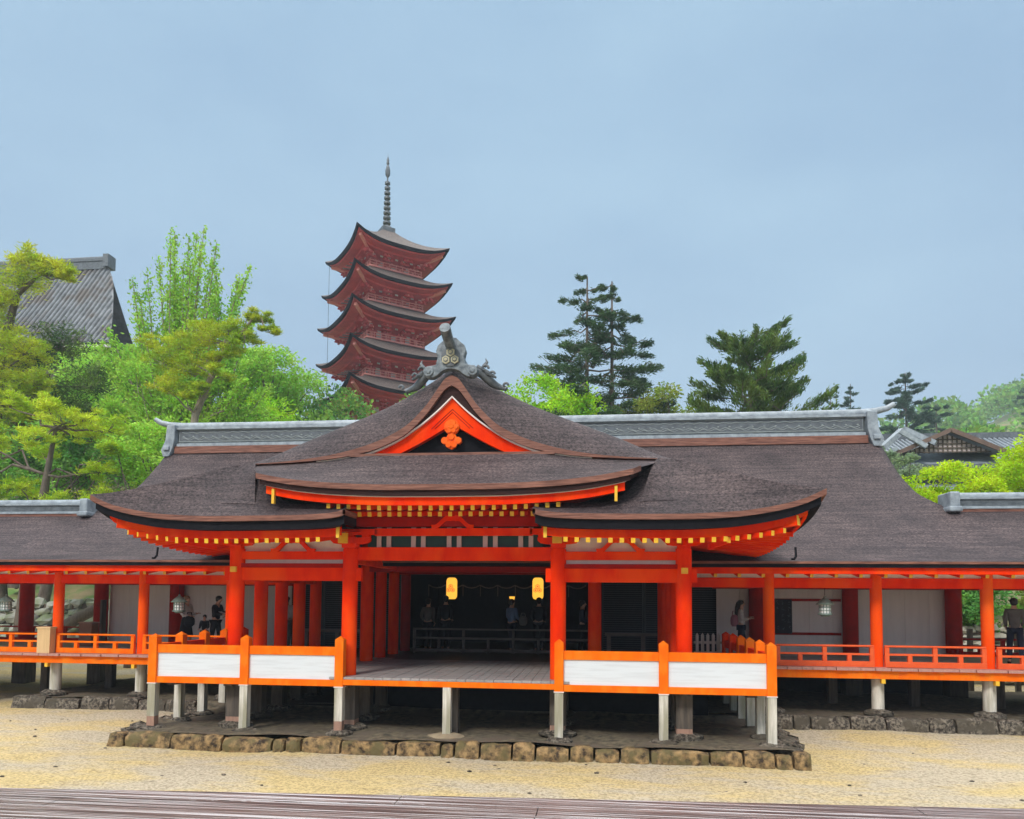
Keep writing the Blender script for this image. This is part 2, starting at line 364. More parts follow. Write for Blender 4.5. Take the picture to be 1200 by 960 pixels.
# loose rubble along the sides of the platform
for sx, lab in ((-1, 'line of loose dark rubble stones along the left side of the central platform'), (1, 'line of loose dark rubble stones along the right side of the central platform')):
    t = thing('rubble_edging', lab, 'rubble', (sx*6.2, .9, 0)); r = random.Random(5+sx)
    for i in range(26):
        y = -.2+3.0*i/26+r.uniform(-.05, .05); b = MB(); s = r.uniform(.08, .2)
        b.ball((sx*(6.25+r.uniform(-.2, .15)), y, -.04+r.uniform(0, .04)), (s*1.3, s, s*.55), 7)
        b.v = [(p[0]+r.uniform(-.02, .02), p[1]+r.uniform(-.02, .02), p[2]+r.uniform(-.015, .015)) for p in b.v]
        b.build('rubble_stone', STONEDK, t, smooth=True)

# ------------------------------------------------------------------ shared timber parts
def column(parent, x, y, z0, z1, r, m, name='column', n=24):
    b = MB(); b.tube([(x, y, z0), (x, y, z1)], r, n); return b.build(name, m, parent, smooth=True)
def stilt(parent, x, y, z0, z1, wd, m=WOODDK, round_=False, foot=None):
    b = MB()
    if round_: b.tube([(x, y, z0+(foot or 0)), (x, y, z1)], wd/2, 20, 0)
    else: b.bb(x-wd/2, x+wd/2, y-wd/2, y+wd/2, z0+(foot or 0), z1, 0)
    if foot: b.bb(x-wd/2*.97, x+wd/2*.97, y-wd/2*.97, y+wd/2*.97, z0, z0+foot+.01, 1)
    return b.build('stilt', [m, WOODBR], parent, smooth=round_)
def pad(parent, x, y, z, r, m=STONEDK, seed=0):
    q = random.Random(seed+x*7+y); b = MB(); b.ball((x, y, z), (r*1.25, r, .1), 10)
    b.v = [(p[0]+q.uniform(-.03, .03), p[1]+q.uniform(-.03, .03), p[2]+q.uniform(-.012, .012)) for p in b.v]
    return b.build('footing_stone', m, parent, smooth=True)
def rafter(parent, a, b_, wd=.07, h=.09, tip=.012):
    b = MB(); b.bar(a, b_, wd, h, 0, 1); return b.build('rafter', [VERM, YELLOW], parent)
def layer(b, path, off, z0, z1, mi, thick=.12):   # path: fn(off) -> list of points; ribbon from z0 to z1 (relative) with bottom and top faces
    P = path(off); Q = path(off+thick)
    b.grid([[(p[0], p[1], p[2]+z0) for p in P], [(p[0], p[1], p[2]+z1) for p in P], [(p[0], p[1], p[2]+z1) for p in Q]], mi)

# ------------------------------------------------------------------ central pavilion
HA, HB = 1.9036, 2.1035
X1, X2 = 2.061, 4.4197          # inner / outer column lines
CY = .353
pav = thing('worship_pavilion', 'central vermilion shrine pavilion on stilts with a curved gabled bark roof facing the viewer', 'pavilion', (0, 0, 0))
# floor
b = MB(); nb = 26
for i in range(nb):                      # boards run front to back, ends slightly uneven
    x0 = -2.3+4.6*i/nb; b.bb(x0+.004, x0+4.6/nb-.004, -.06+rnd.uniform(-.012, .012), 4.2, 1.055, 1.1+rnd.uniform(-.003, .003))
for sx in (-1, 1):
    for i in range(20):
        x0 = 2.3+3.6*i/20; a, c = sorted((sx*(x0+.004), sx*(x0+.176))); b.bb(a, c, .06, 4.6, 1.055, 1.1+rnd.uniform(-.003, .003))
b.build('floor_boards', DECK, pav)
b = MB()
for i in range(30): x0 = -5.9+11.8*i/30; b.bb(x0+.003, x0+11.8/30-.003, 4.6 if abs(x0+.2) > 2.3 else 4.2, 12.5, 1.05, 1.095)
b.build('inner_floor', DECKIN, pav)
b = MB(); b.bb(-HB+.085, HB-.085, -.075, .075, .945, 1.05); b.build('floor_beam', ORANGE, pav, bevel=.008)
b = MB()
for x in (-5.6, -4.42, -2.06, 0, 2.06, 4.42, 5.6): b.bb(x-.09, x+.09, .1, 12, .86, 1.05)
b.build('floor_joists', WOODDK, pav)
XS = [-HB-2*HA, -HB-HA, -HB, 0, HB, HB+HA, HB+2*HA]
# main columns with stilts below
for s in (-1, 1):
    for X in (X1, X2):
        column(pav, s*X, CY, 1.1, 3.58, .15, VERM)
        stilt(pav, s*X, CY+.12, .05, 1.05, .30, WOODDK, foot=.18); pad(pav, s*X, CY+.12, .06, .3)
    for i, y in enumerate((3.63, 4.78, 6.0, 7.28)):
        column(pav, s*2.75, y, 1.09, 3.95, .155 if i == 0 else .14, VERM if i < 3 else VDARK)
        stilt(pav, s*2.75, y, .1, 1.05, .26)
    for i, y in enumerate((1.45, 2.49, 3.52, 4.57)):
        column(pav, s*4.42, y, 1.1, 3.9, .145, VERM)
        stilt(pav, s*4.42, y, .1, 1.05, .26); pad(pav, s*4.42, y, .1, .25)
    for y in (1.5, 2.7, 3.9, 5.2, 6.6):
        stilt(pav, s*2.06, y, .1, 1.05, .24); pad(pav, s*2.06, y, .1, .24)
    stilt(pav, s*5.7, 6.4, .1, 1.05, .24)
for x in (0,):
    stilt(pav, x+.05, CY, .02, .95, .2)
stilt(pav, 0, 0, .0, .945, .15, WOODGREY, foot=.0); pad(pav, 0, .02, .0, .3, mat('pale_flat_stone', (.35, .27, .17), (.26, .2, .13), 6, .85))
# horizontal beams of the front
def beam(x0, x1, y, z0, z1, th=.12, m=VERM, name='beam', par=None): 
    b = MB(); b.bb(x0, x1, y-th/2, y+th/2, z0, z1); return b.build(name, m, par or pav, bevel=.006)
for s in (-1, 1):
    a, c = sorted((s*(X1-.24), s*(X2+.24)))
    beam(a, c, CY, 2.945, 3.205, .13)
    a, c = sorted((s*(X1+.12), s*(X2-.12)))
    beam(a, c, CY, 3.37, 3.53, .14)
    b = MB(); b.bb(a, c, CY+.04, CY+.07, 3.2, 3.85); b.build('plaster_panel', PLASTER, pav)
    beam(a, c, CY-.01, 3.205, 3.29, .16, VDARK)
    # side bays running back
    b = MB(); x = s*X2
    b.bb(x-.06, x+.06, CY+.15, 4.6, 2.95, 3.2); b.bb(x-.06, x+.06, CY+.15, 4.6, 3.38, 3.53); b.build('side_beam', VERM, pav)
    b = MB(); b.bb(s*2.75-.09, s*2.75+.09, 3.5, 7.4, 3.3, 3.6); b.build('inner_beam', VERM, pav)
    b = MB(); b.bb(s*X1-.07, s*X1+.07, CY, 3.6, 3.3, 3.56); b.build('tie_beam', VERM, pav)
    b = MB(); b.bb(s*X2-.06, s*X2+.06, CY-.19, CY-.13, 3.11, 3.22); b.build('beam_end_cap', YELLOW, pav)
    b = MB(); b.bb(s*(X1+.32)-.04-(.0 if s > 0 else 0), s*(X1+.32)+.04, 3.0, 3.06, 3.32, 3.5)
beam(-X1-.02, X1+.02, CY+.12, 3.36, 3.62, .16)
beam(-X1+.5, X1-.5, CY-.02, 3.84, 3.985, .1)
for s in (-1, 1): beam(*sorted((s*(X1-.55), s*(X1+.1))), CY-.02, 3.86, 3.975, .1)
b = MB(); b.bb(-2.7, 2.7, 3.5, 3.7, 3.25, 3.5); b.bb(-2.7, 2.7, 6.0, 6.2, 3.28, 3.5); b.build('inner_cross_beam', VDARK, pav)
# green slatted transom with pale struts between the two beams
b = MB(); b.bb(-X1+.3, X1-.3, CY+.15, CY+.17, 3.62, 4.12); b.build('transom_panel', mat('dark_green_panel', (.004, .045, .035), (.003, .03, .028), 4, .5), pav)
for cx in (-1.42, -.72, 0, .72, 1.42):
    for d in (-.1, .1):
        b = MB(); b.bb(cx+d-.045, cx+d+.045, CY+.10, CY+.14, 3.62, 4.10); b.build('transom_strut', mat('pale_pink_strut', (.55, .40, .38)) if 'pale_pink_strut' not in bpy.data.materials else bpy.data.materials['pale_pink_strut'], pav)
beam(-X1-.1, X1+.1, CY+.02, 4.02, 4.2, .14, VDARK)
# brackets on the columns
def bracket(x, y, z, sc=1.0, cap=True):
    b = MB(); b.box((x, y, z+.07*sc), (.30*sc, .30*sc, .10*sc)); b.box((x, y, z+.0), (.22*sc, .22*sc, .05))
    ol = [(-.42, .24), (-.42, .17), (-.36, .12), (-.22, .10), (.22, .10), (.36, .12), (.42, .17), (.42, .24)]
    b.prism([(x+u*sc, z+v*sc) for u, v in ol], y-.06, y+.06)
    for dx in (-.33, 0, .33): b.box((x+dx*sc, y, z+.29*sc), (.16*sc, .16*sc, .09*sc))
    b.bar((x, y-.45*sc, z+.17*sc), (x, y+.4, z+.17*sc), .11*sc, .14*sc)
    return b.build('bracket', VERM, pav, bevel=.006)
for s in (-1, 1):
    bracket(s*X2, CY, 3.56, .8)
    bracket(s*X1, CY, 3.58, .95)
    b = MB(); b.bb(s*X1-.09, s*X1+.09, CY-.5, CY-.44, 3.66, 3.86); b.build('bracket_cap', YELLOW, pav)
# frog-leg struts
def froglegs(x, z, wd, h, y):
    b = MB()
    for s in (-1, 1):
        top = []; bot = []
        for i in range(13):
            t = i/12; u = s*(.04+t*(wd/2-.04)); zz = h*(1-sst(0.15, .85, t))*.92+.02
            top.append((x+u, z+zz+.045)); bot.append((x+u*(.98), z+max(0, zz-.055*(1-.3*t)-.01*(t < .8))))
        for i in range(12):
            ol = [top[i], top[i+1], bot[i+1], bot[i]]
            if s < 0: ol = ol[::-1]
            b.prism(ol, y-.035, y+.035)
    b.box((x, y, z+h*.95), (.16, .08, .09))
    return b.build('frog_leg_strut', VERM, pav)
for s in (-1, 1): froglegs(s*(X1+X2)/2, 3.52, .92, .24, CY-.04)
froglegs(0, 3.985, .84, .2, CY-.06)

# ---- lower side roofs
Ez = curve([1.68, 1.9, 2.4, 3.3, 4.2, 5.1, 5.7, 6.2, 6.58], [4.20, 4.14, 4.105, 4.09, 4.085, 4.12, 4.20, 4.32, 4.49])
sideZ = curve([-1.15, -.6, .3, 2, 8], [4.49, 4.31, 4.16, 4.06, 4.02])
def eave_path(s):
    def f(off):
        P = []
        for i in range(33):
            x = 1.68+4.9*i/32
            xx = x if x < 4 else 4+(x-4)*(2.58-off)/2.58
            yy = -1.1-.05*sst(5.5, 6.58, x)+off
            P.append((s*(xx+(off*.6 if i == 0 else 0)), yy, Ez(x)))
        for y in lin(-1.05+off, 5.5, 24): P.append((s*(6.58-.06*sst(-1.1, 1, y)-off), y, sideZ(y-off*.6)))
        return P
    return f
# top outline of the front skirts and hips
topY = curve([1.68, 2.9, 3.3, 3.6, 4.08, 5.0, 5.8, 6.3, 6.60], [-.45, -.45, -.38, -.2, 0, -.50, -.86, -1.03, -1.14])
topZ = curve([1.68, 2.9, 3.3, 3.6, 4.08, 5.0, 5.8, 6.3, 6.60], [4.36, 4.38, 4.55, 4.92, 5.24, 4.93, 4.655, 4.54, 4.495])
Px = curve([0, .25, .88, 1.5, 2.25, 3.25, 4.12, 5.0, 5.8, 6.6], [7.34, 7.18, 6.80, 6.49, 6.18, 5.78, 5.36, 4.95, 4.60, 4.30])
Vx = curve([0, .12, .25, .52, .97, 1.72, 2.53, 3.3, 4.08], [6.93, 6.87, 6.70, 6.32, 5.90, 5.57, 5.38, 5.29, 5.24])
def yb(x): return 0 if x <= 4.08 else topY(x)
for s in (-1, 1):
    b = MB(); rows = []
    for j in range(15):
        v = j/14; row = []
        for i in range(70):
            x = 1.68+4.92*i/69; ez = Ez(min(x, 6.58)); ey = -1.1-.05*sst(5.5, 6.58, x)
            ty, tz = topY(x), topZ(x); k = v + .22*v*(1-v)*-1
            row.append((s*x, ey+(ty-ey)*v, ez+(tz-ez)*k))
        rows.append(row)
    b.grid(rows, 0, flip=(s > 0))
    # closed inner end, rolled under
    b.build('side_roof', BARK, pav, smooth=True)
    p = eave_path(s); b = MB()
    layer(b, p, 0, 0, -.095, 0); layer(b, p, .07, -.095, -.255, 1); layer(b, p, .24, -.255, -.40, 2, .05)
    e = p(0)[0]; 
    b.bb(min(e[0], e[0]+s*.05), max(e[0], e[0]+s*.05), -1.1, -.45, 4.10, 4.19, 0); b.bb(min(e[0]+s*.06, e[0]+s*.1), max(e[0]+s*.06, e[0]+s*.1), -1.0, -.3, 3.95, 4.11, 1)
    b.build('eave_edge', [BARKEDGE, BLACKED, VERM], pav, smooth=True)
    # soffit
    b = MB(); q = p(.27); n = len(q); rows = [[(c[0], c[1], c[2]-.33) for c in q]]
    tgt = []
    for c in q[:33]: tgt.append((s*min(abs(c[0]), X2), CY, 3.93))
    for c in q[33:]: tgt.append((s*X2, max(CY, c[1]), 3.93))
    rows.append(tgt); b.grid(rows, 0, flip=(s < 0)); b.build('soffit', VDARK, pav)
    # rafters with yellow tips
    k = 0; x = 2.25
    while x < 6.0:
        z = Ez(x)-.445; xt = x if x < X2 else X2+(x-X2)*.35
        rafter(pav, (s*x, -.92, z), (s*xt, CY-.08, max(z+.02, 3.83)), .075, .085); x += .195; k += 1
    # hip beam with yellow end
    b = MB(); b.bar((s*6.18, -.93, 3.98), (s*X2, CY, 3.80), .13, .17, 0, 1); b.build('hip_beam', [VERM, YELLOW], pav)
    b = MB(); b.bar((s*5.05, -.80, 3.66), (s*4.9, CY, 3.62), .07, .1, 0, 1); b.build('bracket_arm', [VERM, YELLOW], pav)
    b = MB(); b.bb(*sorted((s*1.86, s*1.92)), -.90, -.82, 3.70, 3.90); b.build('fascia_end_cap', YELLOW, pav)
    # side rafters
    b = MB()
    for i in range(22):
        y = -.3+.25*i; b.bar((s*6.25, y, sideZ(y)-.45), (s*X2, max(y, CY), 3.88), .07, .08)
    b.build('side_rafters', VERM, pav)

Vb = curve([0, .12, .25, .52, .97, 1.72, 2.53, 3.3, 4.08], [6.73, 6.66, 6.50, 6.14, 5.74, 5.44, 5.31, 5.26, 5.235])
# ---- raised centre roof (front skirt under the gable)
Cz = curve([0, 1.0, 2.0, 2.7, 3.1, 3.42], [4.645, 4.65, 4.69, 4.755, 4.82, 4.885])
b = MB(); rows = []
for j in range(13):
    v = j/12; row = []
    for i in range(81):
        u = -1+2*i/80; x0 = 3.42*u; x1 = 3.98*u; tz = min(5.41, Vb(abs(u)*3.98)-.025)
        row.append((x0+(x1-x0)*v, -1.02+1.06*v, Cz(abs(x0))+(tz-Cz(abs(x0)))*(v-.18*v*(1-v))))
    rows.append(row)
b.grid(rows, 0, flip=True); b.build('raised_roof', BARK, pav, smooth=True)
def cpath(off):
    return [(x*(3.42-off)/3.42, -1.02+off, Cz(abs(x))) for x in lin(-3.42, 3.42, 61)]
b = MB(); layer(b, cpath, 0, 0, -.10, 0); layer(b, cpath, .05, -.10, -.20, 1); layer(b, cpath, .12, -.20, -.215, 3); layer(b, cpath, .14, -.215, -.36, 2, .06)
for s in (-1, 1):   # edge of the raised roof returning towards the wall
    def sp(off): return [(s*(3.42-off+(.50)*t), -1.02+off+t*1.0, 4.885+(.36*t)) for t in lin(0, .30, 5)]
    layer(b, sp, 0, 0, -.10, 0); layer(b, sp, .05, -.10, -.18, 1)
b.build('eave_edge', [BARKEDGE, BARKDARK, VERM, WHITE], pav, smooth=True)
for s in (-1, 1):
    b = MB(); rows = []
    def skz(x, y):
        ey_ = -1.1-.05*sst(5.5, 6.58, x); v = (y-ey_)/(topY(x)-ey_); v = min(1, max(0, v)); return Ez(x)+(topZ(x)-Ez(x))*(v-.22*v*(1-v))
    for t in lin(0.22, 1, 16):
        ax, ay, az = 3.42+.50*t, -1.02+t, 4.885+.36*t; k = sst(.22, 1.05, t); row = []
        az2 = skz(3.5, ay)+.01+(az-skz(3.5, ay)-.01)*k
        for q_ in lin(0, 1, 9):
            x = ax+(4.25-ax)*q_; z1 = skz(x, ay)+.012; f = (1-q_)**2.2; row.append((s*x, ay, max(z1, z1+(az2-skz(ax, ay))*f) if q_ < 1 else z1-.02))
        rows.append(row)
    b.grid(rows, 0, flip=(s > 0)); b.build('roof_shoulder', BARK, pav, smooth=True)
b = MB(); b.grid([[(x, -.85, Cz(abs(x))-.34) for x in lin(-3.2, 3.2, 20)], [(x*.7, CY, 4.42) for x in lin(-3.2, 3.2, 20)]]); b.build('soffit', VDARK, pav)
for s in (-1, 1):
    b = MB(); b.bb(*sorted((s*3.10, s*3.15)), -.93, -.86, 4.33, 4.60); b.build('fascia_end_cap', YELLOW, pav)
for i in range(-11, 12):
    x = i*.192; rafter(pav, (x, -.80, Cz(abs(x))-.40), (x, CY, 4.45), .07, .085)
for i in range(-11, 11):
    x = (i+.5)*.192+.0; rafter(pav, (x, -.45, 4.175), (x, CY, 4.30), .075, .085)
b = MB(); b.bb(-2.3, 2.3, CY-.02, CY+.1, 4.18, 4.46); b.build('wall_plate', VDARK, pav)

# ---- gable roof: rolled verge, barge boards, pediment
xsn = [0, .06, .12, .18, .25, .33, .42, .52, .65, .8, .97, 1.2, 1.45, 1.72, 2.0, 2.3, 2.6, 3.0, 3.4, 3.8, 4.08, 4.4, 4.8, 5.2, 5.6, 6.0, 6.3, 6.6]
for s in (-1, 1):
    b = MB(); rows = []
    for j in range(26):
        row = []
        for x in xsn:
            y0 = yb(x); v0 = Vx(x) if x <= 4.08 else topZ(x); p0 = max(Px(x), v0 if x <= 4.3 else 0)
            if x > 4.08: 
                tip = sst(4.5, 6.6, x); 
            if j <= 10:
                t = j/10; f = math.sin(t*math.pi/2)**.9
                y = y0+t*.75; z = v0+(p0-v0)*f
            else:
                t = (j-10)/15; y = y0+.75+(8.6-y0-.75)*t; z = p0
            row.append((s*x, y, z))
        rows.append(row)
    b.grid(rows, 0, flip=(s > 0)); b.build('gable_roof', BARK, pav, smooth=True)
def arc(fn, x0, x1, n=40): return [(x, fn(x)) for x in [x0+(x1-x0)*(i/(n-1))**1.6 for i in range(n)]]
Wt = curve([0, .3, .64, 1.19, 1.72, 2.2, 2.7], [6.53, 6.24, 5.965, 5.62, 5.42, 5.34, 5.30])
It = curve([0, .21, .5, .92, 1.12], [6.0, 5.88, 5.71, 5.49, 5.40])
bm_, bd_, bw_, bo_ = MB(), MB(), MB(), MB()
def strip(bb_, xs_, f1, f2, y0, y1, mi=0):
    for s in (-1, 1):
        P = [(s*x, f1(x)) for x in xs_]; Q = [(s*x, f2(x)) for x in xs_]
        bb_.grid([[(p[0], y1, p[1]) for p in P], [(p[0], y0, p[1]) for p in P], [(p[0], y0, p[1]) for p in Q], [(p[0], y1, p[1]) for p in Q]], mi, flip=(s < 0))
XX = [4.08*(i/50)**1.5 for i in range(51)]
strip(bm_, XX, Vx, Vb, -.002, .2); bm_.build('gable_verge', BARKEDGE, pav, smooth=True)
XW = [2.7*(i/40)**1.3 for i in range(41)]
strip(bd_, XW, lambda x: Vb(x)+.01, lambda x: Wt(x), .07, .25); bd_.build('verge_underlayer', BARKDARK, pav, smooth=True)
strip(bw_, XW, lambda x: Wt(x)+.012, lambda x: Wt(x)-.022, .06, .2); bw_.build('verge_white_line', WHITE, pav, smooth=True)
XO = [2.45*(i/40)**1.2 for i in range(41)]
strip(bo_, XO, lambda x: Wt(x)-.02, lambda x: max(It(x) if x < 1.12 else 5.39, 5.39), .13, .28); bo_.build('barge_board', VERM, pav, smooth=True)
b = MB(); b.prism([(-1.4, 5.36), (1.4, 5.36), (0, 6.2)][::-1], .34, .36); b.build('pediment_panel', BLACKED, pav)
b = MB(); b.bb(-2.0, 2.0, -.01, .12, 5.36, 5.415); b.build('pediment_sill', BARKEDGE, pav)
# pendant ornament
PEND = mat('orange_gilded_carving', (.90, .10, .006), (.84, .15, .01), 8, .5, spec=.1)
b = MB(); z0 = 5.93; r_ = MB()
def disc(b, x, z, r, y0, y1, n=16, mi=0):
    b.tube([(x, y0, z), (x, y1, z)], [r, r], n, mi)
disc(b, 0, z0, .15, .05, .14); 
for k in range(6): a = k*math.pi/3; disc(b, .085*math.cos(a), z0+.085*math.sin(a), .048, .02, .06, 10)
disc(b, 0, z0, .045, .01, .05, 10)
ol = [(0, -.12), (.07, -.14), (.1, -.2), (.19, -.22), (.2, -.30), (.15, -.34), (.11, -.33), (.08, -.40), (.0, -.44)]
full = [(x, z0+z) for x, z in ol] + [(-x, z0+z) for x, z in ol[::-1][1:-1]]
b.prism(full[::-1], .06, .13)
for x, z, r in ((.13, -.27, .07), (-.13, -.27, .07), (.055, -.35, .06), (-.055, -.35, .06), (0, -.2, .06)): disc(b, x, z0+z, r, .03, .07, 12)
b.build('pendant_ornament', PEND, pav, bevel=.006)
b = MB()
for k, rr in enumerate((.30, .36)):
    P = [(-rr*1.15, z0-.02-.0*k), (0, z0+rr), (rr*1.15, z0-.02)]
    for a, c in zip(P[:-1], P[1:]): b.bar((a[0], .125, a[1]), (c[0], .125, c[1]), .012, .012)
b.build('incised_lines', VDARK, pav)

# ridge and demon-tile ornament
b = MB(); b.bb(-.16, .16, .5, 8.0, 7.1, 7.42); b.tube([(0, .45, 7.46), (0, 8, 7.46)], .11, 12); b.build('ridge', TILE, pav)
orn = MB()
half = [(0, .70), (.10, .685), (.17, .62), (.26, .54), (.29, .43), (.26, .30), (.29, .16), (.38, .14), (.47, .13), (.53, .05), (.52, -.04), (.44, -.10), (.34, -.10), (.24, -.04), (.16, .03), (.08, .06), (0, .07)]
ol = [(x, 6.95+z*.98) for x, z in half] + [(-x, 6.95+z*.98) for x, z in half[::-1][1:-1]]
orn.prism(ol, -.12, .06)
for s in (-1, 1):
    disc(orn, s*.43, 6.97, .10, -.15, -.1); disc(orn, s*.43, 6.97, .05, -.17, -.14)
ORNT = mat('mottled_blue_grey_tile', (.06, .075, .09), (.24, .27, .29), 7, .5, bump=.3)
o = orn.build('ridge_end_tile', ORNT, pav, bevel=.015)
b = MB(); oc = [(.19*math.cos(math.pi/8+k*math.pi/4), 7.25+.2*math.sin(math.pi/8+k*math.pi/4)) for k in range(8)]
b.prism(oc, -.15, -.1, 0); b.build('crest_plate', TILEDK, o)
CREST = mat('cream_crest', (.46, .42, .28), (.36, .33, .22), 9, .6)
b = MB()
for (x, z, r) in ((.005, 7.325, .088), (-.085, 7.18, .082), (.088, 7.18, .082)):
    hx = [(x+r*math.cos(math.pi/6+k*math.pi/3), z+r*math.sin(math.pi/6+k*math.pi/3)) for k in range(6)]
    b.prism(hx, -.18, -.14, 0); hx2 = [(x+(u-x)*.6, z+(v-z)*.6) for u, v in hx]; b.prism(hx2, -.19, -.17, 1)
    hx3 = [(x+(u-x)*.4, z+(v-z)*.4) for u, v in hx]; b.prism(hx3, -.20, -.18, 0)
b.build('hexagon_crest', [CREST, TILEDK], o)
# projecting round tile
b = MB(); b.tube([(0, .35, 7.30), (0, .0, 7.42), (-.01, -.32, 7.52), (-.015, -.62, 7.64)], [.095, .1, .1, .105], 18); b.build('projecting_tile', ORNT, pav, smooth=True)
b = MB(); disc(b, -.015, 0, .1, 0, .02)
# dark scroll tails flowing down the verge
for s in (-1, 1):
    b = MB()
    fz = lambda x: Px(x)+.0
    b.tube([(s*x, .30-.12*math.sin(x*5), fz(x)+.02*math.sin(x*14)) for x in lin(.42, 1.02, 14)], [.05+.04*math.sin(math.pi*min(1, i/13+.15)) for i in range(14)], 10)
    b.tube([(s*x, .22, fz(x)+.10) for x in lin(.46, .84, 10)], [.05]*6+[.04, .035, .03, .02], 8)
    for (cx, r, dz) in ((.62, .08, .14), (.76, .06, .11), (1.03, .055, .03)):
        th = lin(0, 1.6*math.pi, 12); b.tube([(s*(cx+r*(1-i/16)*math.cos(a)), .16, fz(cx)+dz+r*(1-i/16)*math.sin(a)) for i, a in enumerate(th)], [.026]*9+[.022, .018, .012], 7)
    b.tube([(s*.60, .2, fz(.6)+.18), (s*.66, .2, fz(.6)+.27), (s*.63, .2, fz(.6)+.34)], [.045, .03, .006], 7)
    b.build('scroll_tile', TILEDK, pav, smooth=True)

# inner bench rail, back wall, ceiling
b = MB()
for z0_, z1_ in ((1.14, 1.22), (1.48, 1.54), (1.74, 1.79)): b.bb(-2.3, 2.6, 6.55, 6.63, z0_, z1_)
for i in range(8): x = -2.3+4.9*i/7; b.bb(x-.035, x+.035, 6.55, 6.63, 1.1, 1.79 if i % 2 == 0 else 1.54)
b.build('inner_railing', GREYRAIL, pav)
b = MB()
for s in (-1, 1):
    b.bb(*sorted((s*3.0, s*5.0)), 4.9, 5.0, 1.72, 1.79)
    for i in range(3): x = s*(3.1+.85*i); b.bb(x-.05, x+.05, 4.9, 5.0, 1.1, 1.75)
b.build('cross_rail', GREYRAIL, pav)
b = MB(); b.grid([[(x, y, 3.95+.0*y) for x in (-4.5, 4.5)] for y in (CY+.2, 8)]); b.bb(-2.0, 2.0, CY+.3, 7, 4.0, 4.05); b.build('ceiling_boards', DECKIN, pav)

# ------------------------------------------------------------------ white-panel railings of the pavilion terrace
def post(parent, x, y, zt=1.88, zf=.0, m=ORANGE, foot=False, wd=.17):
    b = MB(); h = wd/2
    b.bb(x-h, x+h, y-h, y+h, .90, zt-.07, 0)
    b.add([(x-h, y-h, zt-.07), (x+h, y-h, zt-.07), (x+h, y+h, zt-.07), (x-h, y+h, zt-.07), (x, y, zt)], [(0, 1, 4), (1, 2, 4), (2, 3, 4), (3, 0, 4)], 0)
    b.bb(x-h*1.12, x+h*1.12, y-h*1.12, y+h*1.12, .895, .915, 3)
    k = .93*h; fz = .28 if foot else 0
    b.bb(x-k, x+k, y-k, y+k, zf+fz, .895, 1)
    if foot: b.bb(x-k, x+k, y-k, y+k, zf, zf+fz, 2)
    b.build('post', [m, WOODGREY, WOODBR, WHITE], parent, bevel=.005)
for s, side, lab in ((-1, 'left', 'orange post railing with white panels at the left of the terrace stage'), (1, 'right', 'orange post railing with white panels at the right of the terrace stage')):
    t = thing('terrace_railing', lab, 'railing', (s*4, 0, 0))
    pts = [s*HB, s*(HB+HA), s*(HB+2*HA)]
    for i, x in enumerate(pts): post(t, x, 0, zf=-.02, foot=(s < 0 and i != 1))
    for a, c in zip(pts[:-1], pts[1:]):
        a, c = sorted((a, c)); a += .085; c -= .085
        b = MB(); b.bb(a, c, -.05, .05, 1.50, 1.665); b.build('top_rail', ORANGE, t, bevel=.006)
        b = MB(); b.bb(a, c, -.06, .06, .915, 1.04); b.build('bottom_rail', ORANGE, t, bevel=.006)
        b = MB(); b.bb(a, c, -.022, .022, 1.04, 1.50); b.build('white_panel', PANEL, t)
    for i in range(1, 6 if s > 0 else 5):
        y = .925*i; x = s*(HB+2*HA); post(t, x, y, m=VERM if i > 3 else ORANGE, zf=.0); pad(t, x+.03, y, .0, .2, seed=i)  # rearmost posts take the redder paint to stand in for shade
        b = MB(); b.bb(x-.05, x+.05, y-.84, y-.085, 1.50, 1.665); b.build('top_rail', VERM, t)
        b = MB(); b.bb(x-.06, x+.06, y-.84, y-.085, .915, 1.04); b.build('bottom_rail', VERM, t)
        b = MB(); b.bb(x-.022, x+.022, y-.84, y-.085, 1.04, 1.50); b.build('white_panel', PANEL, t)
    for i, x in enumerate(pts): pad(t, x, .03, .0, .22, seed=i)

# ------------------------------------------------------------------ main hall behind
hall = thing('main_hall', 'broad dark brown thatched main hall with a grey tiled ridge behind the pavilion', 'hall', (0, 8, 0))
RZ, RY, EY, EZ = 7.33, 8.0, 2.3, 3.46
def prof(y): t = (y-EY)/(RY-EY); return EZ+(RZ-EZ)*(.72*t*t+.28*t)
def xv(y): return curve([2.2, 4.8, 5.55, 5.9, 6.3, 7, 8], [12.2, 11.9, 11.45, 11.12, 10.82, 10.62, 10.5])(y)
def roofgrid(xa, xb, ys_, n=60):
    return [[(xa(y)+(xb(y)-xa(y))*i/(n-1), y, prof(y)) for i in range(n)] for y in ys_]
b = MB(); b.grid(roofgrid(lambda y: -xv(y), xv, lin(EY, RY, 30)))
bk = [[(-xv(y)+2*xv(y)*i/39, 16-y, prof(y)) for i in range(40)] for y in lin(RY, 4.5, 20)]
b.grid(bk)
for s in (-1, 1):   # rolled verge falling outwards
    rows = []
    for y in lin(5.75, RY, 16):
        k = sst(5.6, 6.6, y); rows.append([(s*(xv(y)+.42*k*math.sin(t*math.pi/2)), y, prof(y)-.62*k*(1-math.cos(t*math.pi/2))) for t in lin(0, 1, 6)])
    for y in lin(RY, 4.8, 16)[1:]:
        rows.append([(s*(xv(y)+.42*math.sin(t*math.pi/2)), 16-y, prof(y)-.62*(1-math.cos(t*math.pi/2))) for t in lin(0, 1, 6)])
    b.grid(rows, 0, flip=(s < 0))
b.build('thatched_roof', BARK, hall, smooth=True)
def epath(x0, x1):
    return lambda off: [(x, EY+off, EZ) for x in lin(x0, x1, 30)]
b = MB(); p = epath(-11.45, 11.45); layer(b, p, 0, 0, -.05, 0); layer(b, p, .04, -.05, -.125, 1); b.build('eave_edge', [BARKEDGE, BLACKED], hall)
